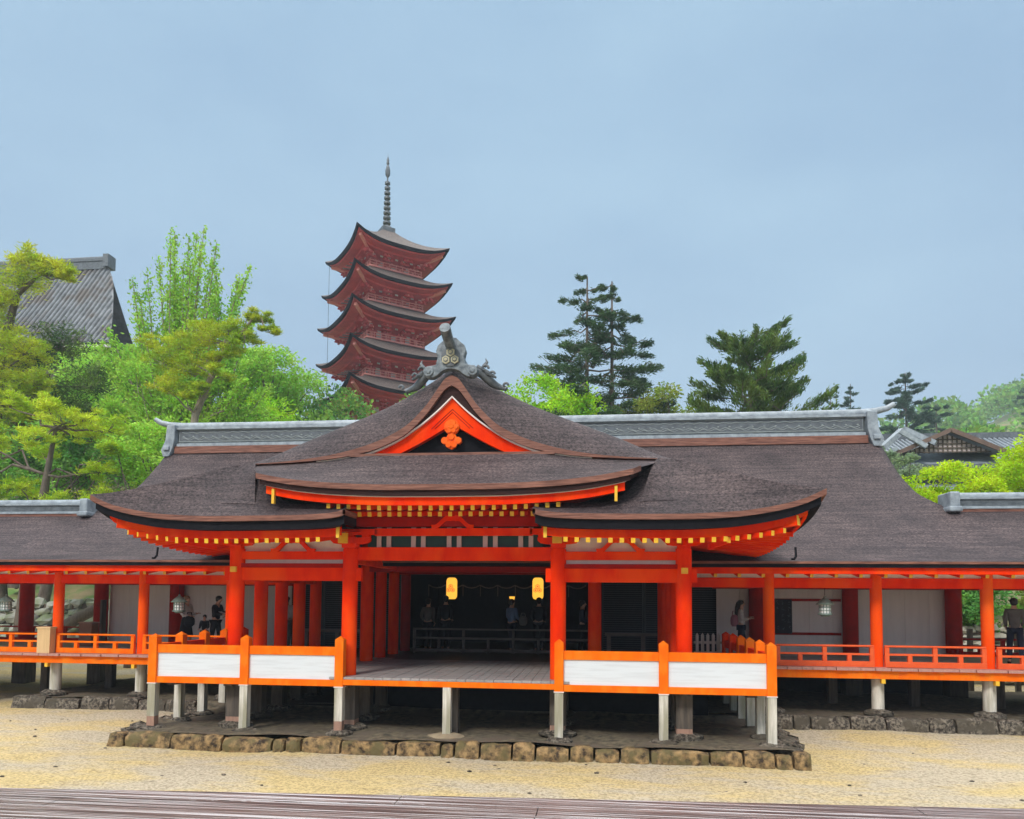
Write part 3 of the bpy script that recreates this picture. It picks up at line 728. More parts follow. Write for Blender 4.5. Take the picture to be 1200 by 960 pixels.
b = MB(); b.bb(-10.4, 10.4, 7.75, 8.25, 7.1, 7.32); b.build('ridge_base', BARKEDGE, hall)
rg = MB(); rg.bb(-10.35, 10.35, 7.78, 8.22, 7.33, 7.42); rg.bb(-10.3, 10.3, 7.84, 8.16, 7.42, 7.92); rg.bb(-10.35, 10.35, 7.76, 8.24, 7.86, 7.93)
rg.tube([(-10.55, 8, 8.0), (-8, 8, 7.985), (8, 8, 7.985), (10.55, 8, 8.0)], .13, 14)
ridge_o = rg.build('tiled_ridge', TILE, hall, smooth=True)
b = MB()
for row, (zc, amp) in enumerate(((7.56, .028), (7.60, .028), (7.76, .014))):
    P = [(x, 7.83, zc+amp*math.sin(x*(2*math.pi/.34)+row*.9)) for x in lin(-10.2, 10.2, 520)]; b.tube(P, .012, 5, 0)
for k in range(64): x = -10.15+20.3*k/63; b.ball((x, 7.835, 7.65), (.04, .02, .022), 6, 0)
b.bb(-10.3, 10.3, 7.80, 7.84, 7.47, 7.49); b.bb(-10.3, 10.3, 7.80, 7.84, 7.83, 7.85)
b.build('ridge_pattern', mat('pale_grey_tile', (.32, .35, .34), (.20, .22, .22), 6, .5), ridge_o, smooth=True)
rb = MB(); rb.bb(-10.28, 10.28, 7.832, 7.85, 7.5, 7.83); rb.build('ridge_recess', TILEDK, ridge_o)
for s in (-1, 1):
    b = MB(); b.tube([(s*10.3, 8, 8.02), (s*10.7, 7.98, 8.06), (s*11.0, 7.95, 8.13), (s*11.18, 7.92, 8.24)], [.11, .095, .085, .07], 14); b.build('ridge_finial', TILE, hall, smooth=True)
    b = MB(); b.prism([(s*10.35, 8.0), (s*10.62, 7.98), (s*10.66, 7.5), (s*10.80, 7.2), (s*10.72, 6.98), (s*10.52, 7.0), (s*10.42, 7.25), (s*10.36, 7.5)][::(-1 if s > 0 else 1)], 7.66, 8.3)
    b.bb(*sorted((s*10.5, s*10.7)), 7.6, 7.7, 7.18, 7.32); b.build('ridge_end_tile', TILE, hall, bevel=.02)
# hall walls: louvred black doors, deep interior
def louvre(s, x):
        b = MB(); a, c = sorted((s*x, s*(x+1.18)))
        for k in range(34): b.bb(a+.04, c-.04, 7.52, 7.55, 1.12+k*.062, 1.15+k*.062)
        b.bb(a, a+.04, 7.5, 7.58, 1.1, 3.3); b.bb(c-.04, c, 7.5, 7.58, 1.1, 3.3)
        b.build('louvred_door', LOUV, hall)
LOUV = (mat('louvre_slats', (.035, .042, .05), (.05, .055, .065), 8, .45))
for s in (-1, 1):
    for k in range(3): louvre(s, 2.95+1.2*k)
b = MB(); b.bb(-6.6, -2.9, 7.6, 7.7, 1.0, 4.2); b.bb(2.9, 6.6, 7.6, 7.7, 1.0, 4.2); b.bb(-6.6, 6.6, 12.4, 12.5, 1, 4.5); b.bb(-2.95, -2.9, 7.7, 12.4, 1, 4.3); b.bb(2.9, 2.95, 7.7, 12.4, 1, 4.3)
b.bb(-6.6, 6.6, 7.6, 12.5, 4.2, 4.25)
b.build('dark_walls', DARKWALL, hall)  # walls coloured near-black in place of deep interior shade
b = MB(); b.bb(-7.4, 12.3, 7.5, 7.6, -.2, 1.05); b.bb(-2.3, 5.2, 2.72, 2.78, -.2, 1.04); b.build('underfloor_shade_wall', DARKWALL, hall)  # added dark boards that make the space under the floors read black
b = MB()
for i in range(9): x = -2.2+.55*i; b.tube([(x-.27, 9, 3.05), (x-.13, 9, 2.98), (x, 9, 2.96), (x+.13, 9, 2.98), (x+.27, 9, 3.05)], .02, 6); b.bb(x-.28, x-.26, 9, 9.02, 2.7, 3.05)
b.build('hanging_valance', GREYRAIL, hall)

# ------------------------------------------------------------------ corridors
KY = 3.28
def corridor(s, lab):
    t = thing('corridor', lab, 'corridor', (s*12, KY, 0))
    fx = [-6.05-2.27*i for i in range(5)] if s < 0 else [6.62+2.29*i for i in range(6)]
    rx = [-7.72-2.27*i-.12*0 for i in (-.0, 1.94-1, 1.98, 3.02, 4)] if False else ([-9.69, -12.12, -14.57, -17.0] if s < 0 else [7.13, 9.58, 12.2, 14.7, 17.1])
    xin, xout = (s*5.95, s*24)
    x0, x1 = sorted((xin, xout))
    for x in fx:
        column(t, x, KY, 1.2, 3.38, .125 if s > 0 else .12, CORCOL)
        stilt(t, x, KY, .22, 1.0, .26, WOODGREY, True); pad(t, x, KY-.02, .2, .26, seed=3)
        b = MB(); b.bb(x-.04, x+.04, 2.93, 3.03, .87, .965); b.build('joist_end', YELLOW, t)
    for x in rx:
        column(t, x, 7.0, 1.2, 3.4, .2, VDARK)
        stilt(t, x, 7.0, -.2, 1.1, .44)
    for i in range(9):
        x = s*(6.6+1.9*i); stilt(t, x, 5.1, -.2, 1.1, .2)
    beam(*sorted((s*4.6, s*24)), KY, 2.92, 3.14, .15, VERM, 'beam', t)
    beam(x0, x1, 6.9, 2.95, 3.2, .15, VDARK, 'beam', t)
    b = MB(); fa, fb = sorted((s*4.7, s*24)); b.bb(fa, fb, 2.42, 2.52, 3.20, 3.335); b.build('eave_fascia', VERM, t, bevel=.004)
    b = MB(); b.bb(*sorted((s*4.7, s*24)), KY-.03, KY+.03, 3.14, 3.42); b.build('plaster_strip', PLASTER, t)
    b = MB(); b.grid([[(x, 2.45, 3.33) for x in (x0, x1)], [(x, 5.4, 3.9) for x in (x0, x1)], [(x, 8.4, 3.3) for x in (x0, x1)]]); b.build('soffit', PLASTER, t)
    x = s*4.85
    while abs(x) < 20:
        b = MB(); b.bar((x, 2.56, 3.175), (x, KY+.1, 3.32), .07, .09, 0, 1); b.build('rafter', [VERM, YELLOW], t); x += s*.502
    # deck
    b = MB(); x = x0; q = random.Random(3)
    while x < x1-.1:
        wd = q.uniform(.2, .34); b.bb(x+.006, min(x+wd, x1)-.006, 2.86+q.uniform(-.02, .02), 3.6, 1.145, 1.2+q.uniform(-.006, .006)); x += wd
    b.build('deck_plank_ends', PLANKEND, t)
    b = MB(); x = x0
    while x < x1-.1: b.bb(x+.006, x+.33, 3.6, 7.5, 1.15, 1.2); x += .336
    b.build('deck_boards', DECK, t)
    b = MB(); b.bb(x0, x1, 2.95, 3.08, .965, 1.14); b.build('deck_beam', ORANGE, t, bevel=.006)
    b = MB(); b.bb(x0, x1, 6.9, 7.1, .9, 1.14); b.build('rear_deck_beam', WOODDK, t)
    # railings between columns
    ends = [xin]+fx
    def rails(name, a, c, y, m, h=1.0):
        a, c = sorted((a, c)); a += .11; c -= .11; b = MB(); e = 0
        b.bb(a-e, c+e, y-.05, y+.05, 1.205, 1.325); b.bb(a-e, c+e, y-.03, y+.03, 1.455, 1.50); b.tube([(a-e, y, 1.655), (c+e, y, 1.655)], .024, 8)
        n = 4
        for i in range(n+1):
            x = a+(c-a)*i/n; x = min(max(x, a+.045), c-.045)
            b.bb(x-.045, x+.045, y-.04, y+.04, 1.325, 1.63 if i % 2 == 0 else 1.455)
        return b.build(name, m, t, bevel=.004)
    for a, c in zip(ends[:-1], ends[1:]):
        if abs(c-a) > 1: rails('railing', a, c, KY-.13, ORANGE if s < 0 else mat('faded_orange_paint', (.82, .12, .02), (.76, .09, .015), 5, .5) if 'faded_orange_paint' not in bpy.data.materials else bpy.data.materials['faded_orange_paint'])
    rr = [r_ for r_ in rx]
    for a, c in zip(rr[:-1], rr[1:]):
        if (s > 0 and abs(c) < 12.5) or (s < 0 and abs(c) < 12.3): continue
        rails('rear_railing', a, c, 7.1, VDARK)
    # wall panels behind
    b = MB()
    if s < 0: segs = [(-12.0, -6.2)]
    else: segs = [(6.1, 12.1)]
    for a, c in segs:
        x = a
        while x < c-.05:
            b.bb(x+.003, min(x+.62, c)-.003, 7.22, 7.25, 1.15, 3.4); x += .62
    b.build('white_board_wall', PLASTER, t)
    # roof of its own beyond the hall
    xa = 11.4; b = MB()
    rows = [[(s*(max(xa, xv(y) if y > 4.8 else xa)+(26-xa)*i/39), y, prof(y)-.004) for i in range(40)] for y in lin(EY, 5.55, 18)]
    rows += [[(s*(xa+(26-xa)*i/39), 11.1-y, prof(y)-.004) for i in range(40)] for y in lin(5.55, 2.6, 14)[1:]]
    b.grid(rows, 0, flip=(s < 0)); b.build('thatched_roof', BARK, t, smooth=True)
    b = MB(); p = epath(s*11.45, s*26) if s > 0 else epath(s*26, s*11.45); layer(b, p, 0, 0, -.05, 0); layer(b, p, .04, -.05, -.125, 1); b.build('eave_edge', [BARKEDGE, BLACKED], t)
    b = MB(); a, c = sorted((s*11.55, s*26)); b.bb(a, c, 5.38, 5.72, 4.80, 4.93); b.build('ridge_base', BARKEDGE, t)
    b = MB(); b.bb(a, c, 5.36, 5.74, 4.93, 4.99); b.bb(a, c, 5.42, 5.68, 4.99, 5.2); b.bb(a, c, 5.36, 5.74, 5.17, 5.22); b.tube([(a, 5.55, 5.25), (c, 5.55, 5.25)], .10, 12)
    b.build('tiled_ridge', TILE, t, smooth=True)
    b = MB(); b.bb(a+.1, c-.1, 5.41, 5.43, 5.01, 5.15); b.build('ridge_recess', TILEDK, t)
    b = MB(); e = s*11.5; b.bb(e-.12, e+.12, 5.2, 5.9, 4.86, 5.34); b.bb(e-.16, e+.16, 5.15, 5.95, 4.84, 4.98); b.build('ridge_end_tile', TILE, t, bevel=.04)
    # downspout hook
    b = MB(); x = s*7.35 if s < 0 else 6.95
    b.tube([(x, 2.25, 3.75), (x, 2.22, 3.56), (x-.04, 2.2, 3.5), (x-.1, 2.2, 3.5)], .025, 8); b.build('downspout', BLACKED, t, smooth=True)
    return t
corL = corridor(-1, 'left open corridor with orange railing and thatched roof running out of the picture')
corR = corridor(1, 'right open corridor with orange railing and thatched roof running out of the picture')
#PART3

# ------------------------------------------------------------------ foliage tools
rg_ = np.random.default_rng(11)
def leafmesh(name, P, D, ln, wd, m, parent, off=None):
    """P centres, D long-axis directions, ln/wd arrays or scalars -> diamond leaves"""
    P = np.asarray(P, float); n = len(P); D = np.asarray(D, float); D = D/np.maximum(np.linalg.norm(D, axis=1, keepdims=True), 1e-6)
    rv = rg_.normal(size=(n, 3)); Sd = np.cross(D, rv); Sd /= np.maximum(np.linalg.norm(Sd, axis=1, keepdims=True), 1e-6)
    ln = (np.ones(n)*ln)[:, None]; wd = (np.ones(n)*wd)[:, None]
    o = np.array(rootloc(parent)) if parent is not None else np.zeros(3)
    P = P-o
    V = np.stack([P-D*ln*.5, P+Sd*wd*.5, P+D*ln*.5, P-Sd*wd*.5], 1).reshape(-1, 3)
    me = bpy.data.meshes.new(name); me.vertices.add(4*n); me.vertices.foreach_set('co', V.ravel())
    me.loops.add(4*n); me.loops.foreach_set('vertex_index', np.arange(4*n, dtype=np.int32))
    me.polygons.add(n); me.polygons.foreach_set('loop_start', np.arange(0, 4*n, 4, dtype=np.int32))
    me.materials.append(m); me.update(calc_edges=True); me.validate()
    ob = bpy.data.objects.new(name, me); C.objects.link(ob)
    if parent is not None: ob.parent = parent
    return ob
def leafmat(name, c1, c2, scale=.5, tl=.35, island=.35, c3=None):
    return mat(name, c1, c2, scale, .6, island=island, translucent=tl, detail=3, spec=.25, lo=.4, hi=.6, c3=c3, s3=.8)
L_YG = leafmat('yellow_green_needles', (.30, .44, .018), (.62, .64, .03), .7)
L_YG2 = leafmat('lime_pine_needles', (.36, .54, .02), (.66, .74, .04), .6)  # brighter lime needles of the broad left pine
L_GINK = leafmat('ginkgo_leaves', (.26, .50, .05), (.48, .72, .09), .6, .45)
L_BRI = leafmat('bright_spring_leaves', (.28, .56, .015), (.54, .78, .03), .8, .45)
L_MID = leafmat('mid_green_leaves', (.10, .28, .05), (.26, .50, .07), .5)
L_MIX = leafmat('mixed_woodland_leaves', (.08, .22, .035), (.26, .48, .06), .25, c3=(.24, .36, .04))
L_DK = leafmat('dark_conifer_needles', (.03, .08, .03), (.085, .15, .05), .5, .2)
L_PINE = leafmat('pine_needles', (.045, .11, .022), (.17, .25, .04), .6, .2)
L_FAR = leafmat('hazy_far_needles', (.045, .10, .06), (.08, .15, .09), .3, .2)
L_MAPLE = leafmat('acid_green_maple_leaves', (.40, .60, .006), (.66, .78, .02), .7, .5)
L_WILLOW = leafmat('yellowing_leaves', (.20, .30, .03), (.32, .36, .05), .7, .4)
def unit(n):
    d = rg_.normal(size=(n, 3)); return d/np.linalg.norm(d, axis=1, keepdims=True)
def cluster(c, r, n, shell=.55):
    d = unit(n); k = (shell+(1-shell)*rg_.random((n, 1)))**1.0
    return np.array(c)+d*k*np.array(r), d
def limb(b, a, c, r0, r1, sag=.0, n=6, seg=5, wob=.05):
    a = np.array(a, float); c = np.array(c, float); L = np.linalg.norm(c-a); pts = []
    for i in range(seg+1):
        t = i/seg; p = a+(c-a)*t; p = p+np.array([0, 0, -sag*L*4*t*(1-t)])+(rg_.normal(size=3)*wob*L*(0 if i in (0, seg) else 1))
        pts.append(p)
    b.tube(pts, [r0+(r1-r0)*i/seg for i in range(seg+1)], n); return pts
def broadleaf(name, label, loc, h, cr, m, nleaf=14000, nclump=34, ls=.16, trunkm=TRUNK, trunkh=.45, cat='tree', group=None, seed=1, flat=.75, gap=.0):
    global rg_
    rg_ = np.random.default_rng(seed); t = thing(name, label, cat, loc, group); loc = np.array(loc, float)
    b = MB(); limb(b, loc, loc+[0, 0, h*trunkh], cr*.075+.05, cr*.05+.03, wob=.02, n=9)
    cc = loc+[0, 0, h-cr*flat]; P = []; D = []; per = nleaf//nclump
    for k in range(nclump):
        d = unit(1)[0]; d[2] = d[2]*.9+.12
        q = cc+d*np.array([cr, cr, cr*flat])*(.35+.62*rg_.random()**.6)
        r = cr*(.16+.20*rg_.random())
        p, dd = cluster(q, (r*1.25, r*1.25, r*.75), per, .35); P.append(p); D.append(dd*[1, 1, .4]+rg_.normal(size=dd.shape)*.5)
        if k % 2 == 0: limb(b, loc+[0, 0, h*trunkh*(.6+.4*rg_.random())], q, cr*.03+.015, .01, n=5)
    b.build('trunk', trunkm, t, smooth=True)
    leafmesh('crown', np.vstack(P), np.vstack(D), ls*(.7+.6*rg_.random(per*nclump)), ls*.6, m, t)
    return t
def padpine(name, label, loc, h, pads, m, trunk, npad=900, needle=.22, trunkm=TRUNK, cat='pine tree', tuft=True, seed=2, group=None, thick=.6):
    """pads: list of (x,y,z,r) clumps; trunk: list of points with radii"""
    global rg_
    rg_ = np.random.default_rng(seed); t = thing(name, label, cat, loc, group); b = MB()
    tp = [np.array(p[:3]) for p in trunk]; b.tube(tp, [p[3] for p in trunk], 9)
    P = []; D = []
    for (x, y, z, r) in pads:
        q = np.array([x, y, z]); 
        dd = [np.linalg.norm(q-[0, 0, r*.3+.3*abs(q[0]-p[0])]-p) for p in tp]; a = tp[int(np.argmin(dd))]
        limb(b, a, q-[0, 0, r*thick*.4], .035+.03*r, .015, sag=.03, n=6)
        nt_ = max(6, int(14*r*r*1.6)); cen = unit(nt_)*(rg_.random((nt_, 1))**.5)*[r, r, r*thick]+q
        k = max(20, npad//nt_)
        for c in cen:
            limb(b, q-[0, 0, r*thick*.4], c, .012, .006, n=3, seg=2)
            d = unit(k)*[1, 1, .8]; d[:, 2] = np.abs(d[:, 2])*.9+.05; d /= np.linalg.norm(d, axis=1, keepdims=True)
            base = c+rg_.normal(size=(k, 3))*[r*.16, r*.16, r*.07]
            P.append(base+d*needle*.45); D.append(d)
    b.build('trunk', trunkm, t, smooth=True)
    P = np.vstack(P); leafmesh('crown', P, np.vstack(D), needle*(.7+.6*rg_.random(len(P))), needle*.17, m, t)
    return t
def conifer(name, label, loc, h, rad, m, seed=3, nb=46, start=.25, needle=.3, shape=.6, trunk_r=.22, dens=150, lean=(0, 0), droop=.12, group=None, cat='fir tree', up=0., sparse=.0, pw=1.0, tuft=4):
    global rg_
    rg_ = np.random.default_rng(seed); t = thing(name, label, cat, loc, group); loc = np.array(loc, float); b = MB()
    tp = [loc+np.array([lean[0]*k*k, lean[1]*k*k, h*k]) for k in np.linspace(0, 1, 9)]
    b.tube(tp, [trunk_r*(1-.9*k)+.02 for k in np.linspace(0, 1, 9)], 8); P = []; D = []
    for i in range(nb):
        k = start+(1-start)*(i+.5*rg_.random())/nb
        if rg_.random() < sparse: continue
        a = i*2.4+rg_.normal()*.5; env = (1-k+.03)**shape/(1-start)**shape*(1 if k > start+.1 else .55)
        L = rad*env**pw*(.55+.6*rg_.random())+.25
        s = loc+np.array([lean[0]*k*k, lean[1]*k*k, h*k]); e = s+np.array([math.cos(a)*L, math.sin(a)*L, -droop*L+up*L+rg_.normal()*.1*L])
        pts = limb(b, s, e, .03+.02*L*.5, .012, sag=.04, n=4)
        dirb = (e-s)/np.linalg.norm(e-s); side = np.cross(dirb, [0, 0, 1]); 
        n = int(dens*(.35+L)); nc = max(2, int(tuft*(.4+L*.5))); ct = .2+.8*rg_.random(nc)**.7; cs = rg_.uniform(-1, 1, nc); ci = rg_.integers(0, nc, n); tt = np.clip(ct[ci]+rg_.normal(size=n)*.09, .1, 1.04); wv = (1-tt*.75)*L*.30
        sp = cs[ci]+rg_.normal(size=n)*.30
        p = s+(e-s)*tt[:, None]+side*(sp*wv)[:, None]+np.array([0, 0, 1])*(-.04*4*tt*(1-tt)*L)[:, None]+rg_.normal(size=(n, 3))*[.05, .05, .05+.02*L]
        d = dirb*.7+side*sp[:, None]*.9+rg_.normal(size=(n, 3))*.35+[0, 0, .25+up]
        P.append(p); D.append(d)
        # secondary tufts along sub-branches
    b.build('trunk', TRUNK, t, smooth=True); P = np.vstack(P)
    leafmesh('crown', P, np.vstack(D), needle*(.6+.8*rg_.random(len(P))), needle*.24, m, t); return t

# ------------------------------------------------------------------ background left: temple roof, pagoda, trees
tem = thing('temple_hall', 'large old temple hall on the hill with a huge grey tiled roof, far left', 'temple', (-53, 52, 15))
b = MB(); x0, x1 = -75, -47.2
rows = []
TZ = lambda t_: 36.4-(10.6*(t_*.85+.15*math.sin(t_*math.pi/2)))
TX = lambda t_: -47.2+5.8*t_**.8
for t_ in lin(0, 1, 9):
    z = TZ(t_); y = 55-7.5*t_ ; rows.append([(x, y, z) for x in (x0, TX(t_))])
b.grid(rows); rows = [[(x, 110-r[0][1], r[0][2]) for x in (x0, x1)] for r in rows]; b.grid(rows); 
k = x0
while k < -41.6:
    pts = [(k, 55-7.5*t_, TZ(t_)+.1) for t_ in lin(0, 1, 17) if TX(t_) >= k]
    if len(pts) > 1: b.tube(pts, .13, 6)
    k += .52
b.build('tiled_roof', mat('weathered_temple_tile', (.10, .105, .11), (.22, .23, .24), 1.2, .55, c3=(.12, .10, .085), s3=.5), tem, smooth=True)
b = MB(); b.bb(x0, x1-.1, 54.6, 55.4, 36.2, 37.1); b.bb(x0, x1+.1, 54.5, 55.5, 37.0, 37.2); b.tube([(x0, 55, 37.35), (x1+.2, 55, 37.4)], .25, 10); b.box((x1, 55, 37.0), (.6, 1.2, 1.3)); b.build('roof_ridge', TILEDK, tem)
b = MB(); b.bb(x0, -43.5, 49.9, 60, 15, 27.4); b.build('wall', DARKWALL, tem)
b = MB()
for i in range(14): b.bb(-44-2.2*i-.2, -44-2.2*i+.2, 49.4, 49.9, 15, 27.0)
b.bb(x0, -43.5, 49.3, 49.95, 23.6, 24.1); b.bb(x0, -43.5, 49.3, 49.95, 21, 21.4); b.build('timber_frame', WOODDK, tem)
b = MB(); b.bb(x0, -41.5, 47.6, 47.9, 25.4, 25.65); b.build('eave_board', PLASTER, tem)

PCX, PCY, PAL = -16.35, 50.0, R(38)
PRED = mat('pagoda_red_paint', (.60, .070, .070), (.44, .046, .050), 1.2, .6)
PREDL = mat('pagoda_light_red_paint', (.78, .30, .26), (.68, .22, .19), 1.5, .6)
PWHITE = mat('pagoda_white_plaster', (.55, .46, .43), (.45, .38, .36), 3, .7)
PROOF = mat('pagoda_bark_roof', (.07, .055, .05), (.17, .13, .11), 5, .7, bump=.4)
pag = thing('pagoda', 'five-storied red pagoda with upturned dark roofs and a tall metal spire on the hill', 'pagoda', (PCX, PCY, 14))
ca, sa = math.cos(PAL), math.sin(PAL)
def pw_(x, y, z): return (PCX+x*ca-y*sa, PCY+x*sa+y*ca, z)
def pbox(b, x0, x1, y0, y1, z0, z1, mi=0):
    P = [pw_(x, y, z) for z in (z0, z1) for x, y in ((x0, y0), (x1, y0), (x1, y1), (x0, y1))]
    b.add(P, [(3, 2, 1, 0), (4, 5, 6, 7), (0, 1, 5, 4), (1, 2, 6, 5), (2, 3, 7, 6), (3, 0, 4, 7)], mi)
tips = [33.95, 30.75, 27.65, 24.3, 21.0]; halfs = [4.33, 4.56, 4.80, 4.85, 4.98]
for i in range(5):
    zt, hs = tips[i], halfs[i]; body = 1.80+.12*i; flat = zt-.78; inner = .5 if i == 0 else body+.55; zin = zt+2.1 if i == 0 else zt+.62
    def ring(f, dz, shrink=0.):
        P = []
        for k in range(4):
            for j in range(12):
                u = -1+2*j/12; a = hs-shrink
                half_ = inner+(a-inner)*f; up_ = .78*(abs(u)**3.2)*f**1.6; bow = 1-.045*(1-abs(u)**2)*f
                x, y = u*half_, -half_*bow; 
                for _ in range(k): x, y = -y, x
                z = zin+(flat-zin)*(1.25*f-.25*f*f if i else 1.5*f-.5*f*f)+up_+dz; P.append(pw_(x, y, z))
        P.append(P[0]); return P
    b = MB(); b.grid([ring(f, 0) for f in lin(0, 1, 9)], 0)
    b.build('roof', PROOF, pag, smooth=True)
    b = MB(); b.grid([ring(1, 0), ring(1, -.24, .06)], 0); b.grid([ring(1, -.24, .06), ring(1, -.25, .5)], 0); b.build('roof_edge', BLACKED, pag, smooth=True)
    b = MB(); b.grid([ring(1, -.24, .28), ring(1, -.40, .34)], 0)
    def under(fr, drop): 
        P = []
        for k in range(4):
            for j in range(12):
                u = -1+2*j/12; half_ = body+(hs-.34-body)*fr; up_ = .78*abs(u)**3.2*fr**1.6; x, y = u*half_, -half_*(1-.045*(1-u*u)*fr)
                for _ in range(k): x, y = -y, x
                P.append(pw_(x, y, flat-.42+up_+drop))
        P.append(P[0]); return P
    b.grid([under(1, 0), under(.66, -.02), under(.64, -.16), under(.3, -.22), under(0, -.5)], 0)
    b.build('eaves_underside', [PRED, PREDL], pag, smooth=False)
    # bracket clusters
    b = MB()
    for k in range(4):
        A = Matrix.Rotation(PAL+k*math.pi/2, 3, 'Z')
        for j in range(4):
            u = -body+2*body*j/3
            for st in range(3):
                dy = -body-.25-.42*st; z = flat-.98+.18*st
                for dx in (-.28, 0, .28):
                    p = A @ Vector((u*(1+.28*st)+dx, dy, 0)); b.box((PCX+p[0], PCY+p[1], z), (.2, .2, .16), 0, A)
                p = A @ Vector((u*(1+.28*st), dy, 0)); b.box((PCX+p[0], PCY+p[1], z-.12), (.9, .16, .12), 0, A)
                p = A @ Vector((u*(1+.24*st), dy+.3, 0)); b.box((PCX+p[0], PCY+p[1], z-.02), (.14, .8, .14), 1, A)
        p1 = A @ Vector((-body, -body, 0)); p2 = A @ Vector((-hs+.5, -hs+.5, 0))
        b.bar((PCX+p1[0], PCY+p1[1], flat-.8), (PCX+p2[0], PCY+p2[1], flat+.12), .22, .26, 1)
    b.build('bracket_tier', [PRED, PREDL], pag)
    # body walls, posts and white panels
    zb0 = (tips[i+1]+.62) if i < 4 else 17; b = MB(); pbox(b, -body, body, -body, body, zb0-.3, flat-.6, 0)
    b.build('storey_wall', PRED, pag)
    b = MB()
    for k in range(4):
        A = Matrix.Rotation(PAL+k*math.pi/2, 3, 'Z')
        for j in range(3):
            u = -body+body/3+2*body/3*j
            p = A @ Vector((u, -body-.02, 0)); b.box((PCX+p[0], PCY+p[1], flat-1.35), (.44, .05, .34), 0, A)
            if j != 1: b.box((PCX+p[0], PCY+p[1], zb0+.95 if i < 4 else zb0+1.2), (.42, .05, .4), 0, A)
        for j in range(7):
            u = -body-.3+2*(body+.3)*j/6; p = A @ Vector((u, -body-.72, 0)); b.box((PCX+p[0], PCY+p[1], flat-.72), (.26, .05, .14), 0, A)
    b.build('white_panel', PWHITE, pag)
    b = MB()
    for k in range(4):
        A = Matrix.Rotation(PAL+k*math.pi/2, 3, 'Z')
        for j in range(4):
            p = A @ Vector((-body+2*body*j/3, -body-.03, 0)); b.box((PCX+p[0], PCY+p[1], (zb0+flat-1.0)/2), (.2, .2, flat-1.0-zb0), 0, A)
    b.build('storey_posts', PREDL, pag)
    b = MB()
    for j in (0, 1, 2):
        q0 = pw_(-body-.2, -body+.9+.7*j, flat-1.0); q1 = pw_(-body-2.3, -body-.2+.9*j, flat-1.75+.1*j); b.bar(q0, q1, .09, .09)
    b.build('tail_rafters', PROOF, pag)
    if i < 4:
        b = MB(); bo = body+.62; zb1 = zb0+.06
        for k in range(4):
            A = Matrix.Rotation(PAL+k*math.pi/2, 3, 'Z')
            for z, th, wd in ((zb1+.05, .14, .2), (zb1+.34, .05, .07), (zb1+.56, .06, .08)):
                p = A @ Vector((0, -bo, 0)); b.box((PCX+p[0], PCY+p[1], z), (2*bo+.14, wd, th), 0, A)
            for j in range(9):
                p = A @ Vector((-bo+2*bo*j/8, -bo, 0)); b.box((PCX+p[0], PCY+p[1], zb1+.32), (.07, .07, .56), 0, A)
        pbox(b, -bo, bo, -bo, bo, zb0-.12, zb0+.0, 0)
        b.build('balcony', PREDL, pag)
# spire
sp = MB(); cx_, cy_ = PCX, PCY
sp.box((cx_, cy_, 36.15), (1.2, 1.2, .4), rot=Matrix.Rotation(PAL, 3, 'Z')); sp.lathe([(.58, 36.35), (.5, 36.5), (.2, 36.7), (.12, 36.85)], (cx_, cy_, 0))
sp.tube([(cx_, cy_, 36.5), (cx_, cy_, 42.5)], [.10, .06], 8)
for k in range(9):
    z = 36.95+.47*k; r = .36-.014*k; sp.lathe([(.08, z-.05), (r, z-.09), (r, z+.09), (.08, z+.05)], (cx_, cy_, 0), 14)
sp.lathe([(.05, 41.2), (.22, 41.5), (.24, 41.9), (.14, 42.3), (.05, 42.45)], (cx_, cy_, 0), 8)
sp.lathe([(.05, 42.4), (.15, 42.6), (.10, 42.75), (.13, 42.9), (.02, 43.25)], (cx_, cy_, 0), 10); sp.tube([(cx_, cy_, 43), (cx_, cy_, 43.6)], [.03, .01], 5)
sp.build('spire', TILEDK, pag, smooth=True)
b = MB(); lp = pw_(-3.9, -.0, 33.6); p2 = pw_(-3.9, 3.4, 0); b.tube([(p2[0]-.3, p2[1], 33.4), (p2[0]-.3, p2[1], 16)], .018, 4); b.build('hanging_cable', BLACKED, pag)

# left trees
padpine('pine_tree', 'leaning pine with golden green needle pads in front of the temple roof, top left', (-26.5, 19.5, 2), 18,
    [(-26.6, 20, 18.9, 1.5), (-24.9, 20, 19.2, 1.1), (-27.4, 19.5, 17.6, 1.3), (-25.7, 19.6, 19.6, .9), (-27.2, 20, 15.6, 1.5), (-25.8, 19.5, 15.0, 1.3), (-27, 19.3, 13.7, 1.5), (-25.3, 19.7, 13.4, 1.1), (-26.4, 19, 12.2, 1.4), (-27.6, 19, 11.2, 1.5), (-25.2, 19.5, 11.6, 1.0), (-28.5, 19.5, 16.5, 1.6), (-28.6, 19.5, 13, 1.6), (-27, 19.5, 9.8, 1.5), (-24.0, 20, 18.9, .6)],
    L_YG, [(-26.5, 19.5, 2, .4), (-27.2, 19.5, 8, .34), (-27.4, 19.7, 14, .26), (-26.8, 20, 18, .15), (-25.6, 20, 19, .07)], npad=1900, needle=.26, seed=21)
padpine('dark_pine_tree', 'dark pine mass behind the golden pine at the left edge', (-27.8, 22, 3), 14,
    [(-28 + (k*1.7) % 5, 22+.3*(k % 3), 9.0+1.05*k % 8.2, 1.6) for k in range(12)], L_PINE, [(-27.8, 22, 3, .4), (-27.5, 22, 14, .2)], npad=1500, needle=.3, seed=22)
r = random.Random(4)
pads = []
for k in range(34):
    z = 3.9+6.2*r.random(); wdt = 3.6*(1-((z-6)/7.5)**2)**.5 if abs(z-6) < 7 else 2
    pads.append((-19.6+r.uniform(-wdt, wdt)*.95, 12.8+r.uniform(-1.6, 1.6), z, r.uniform(.55, 1.0)))
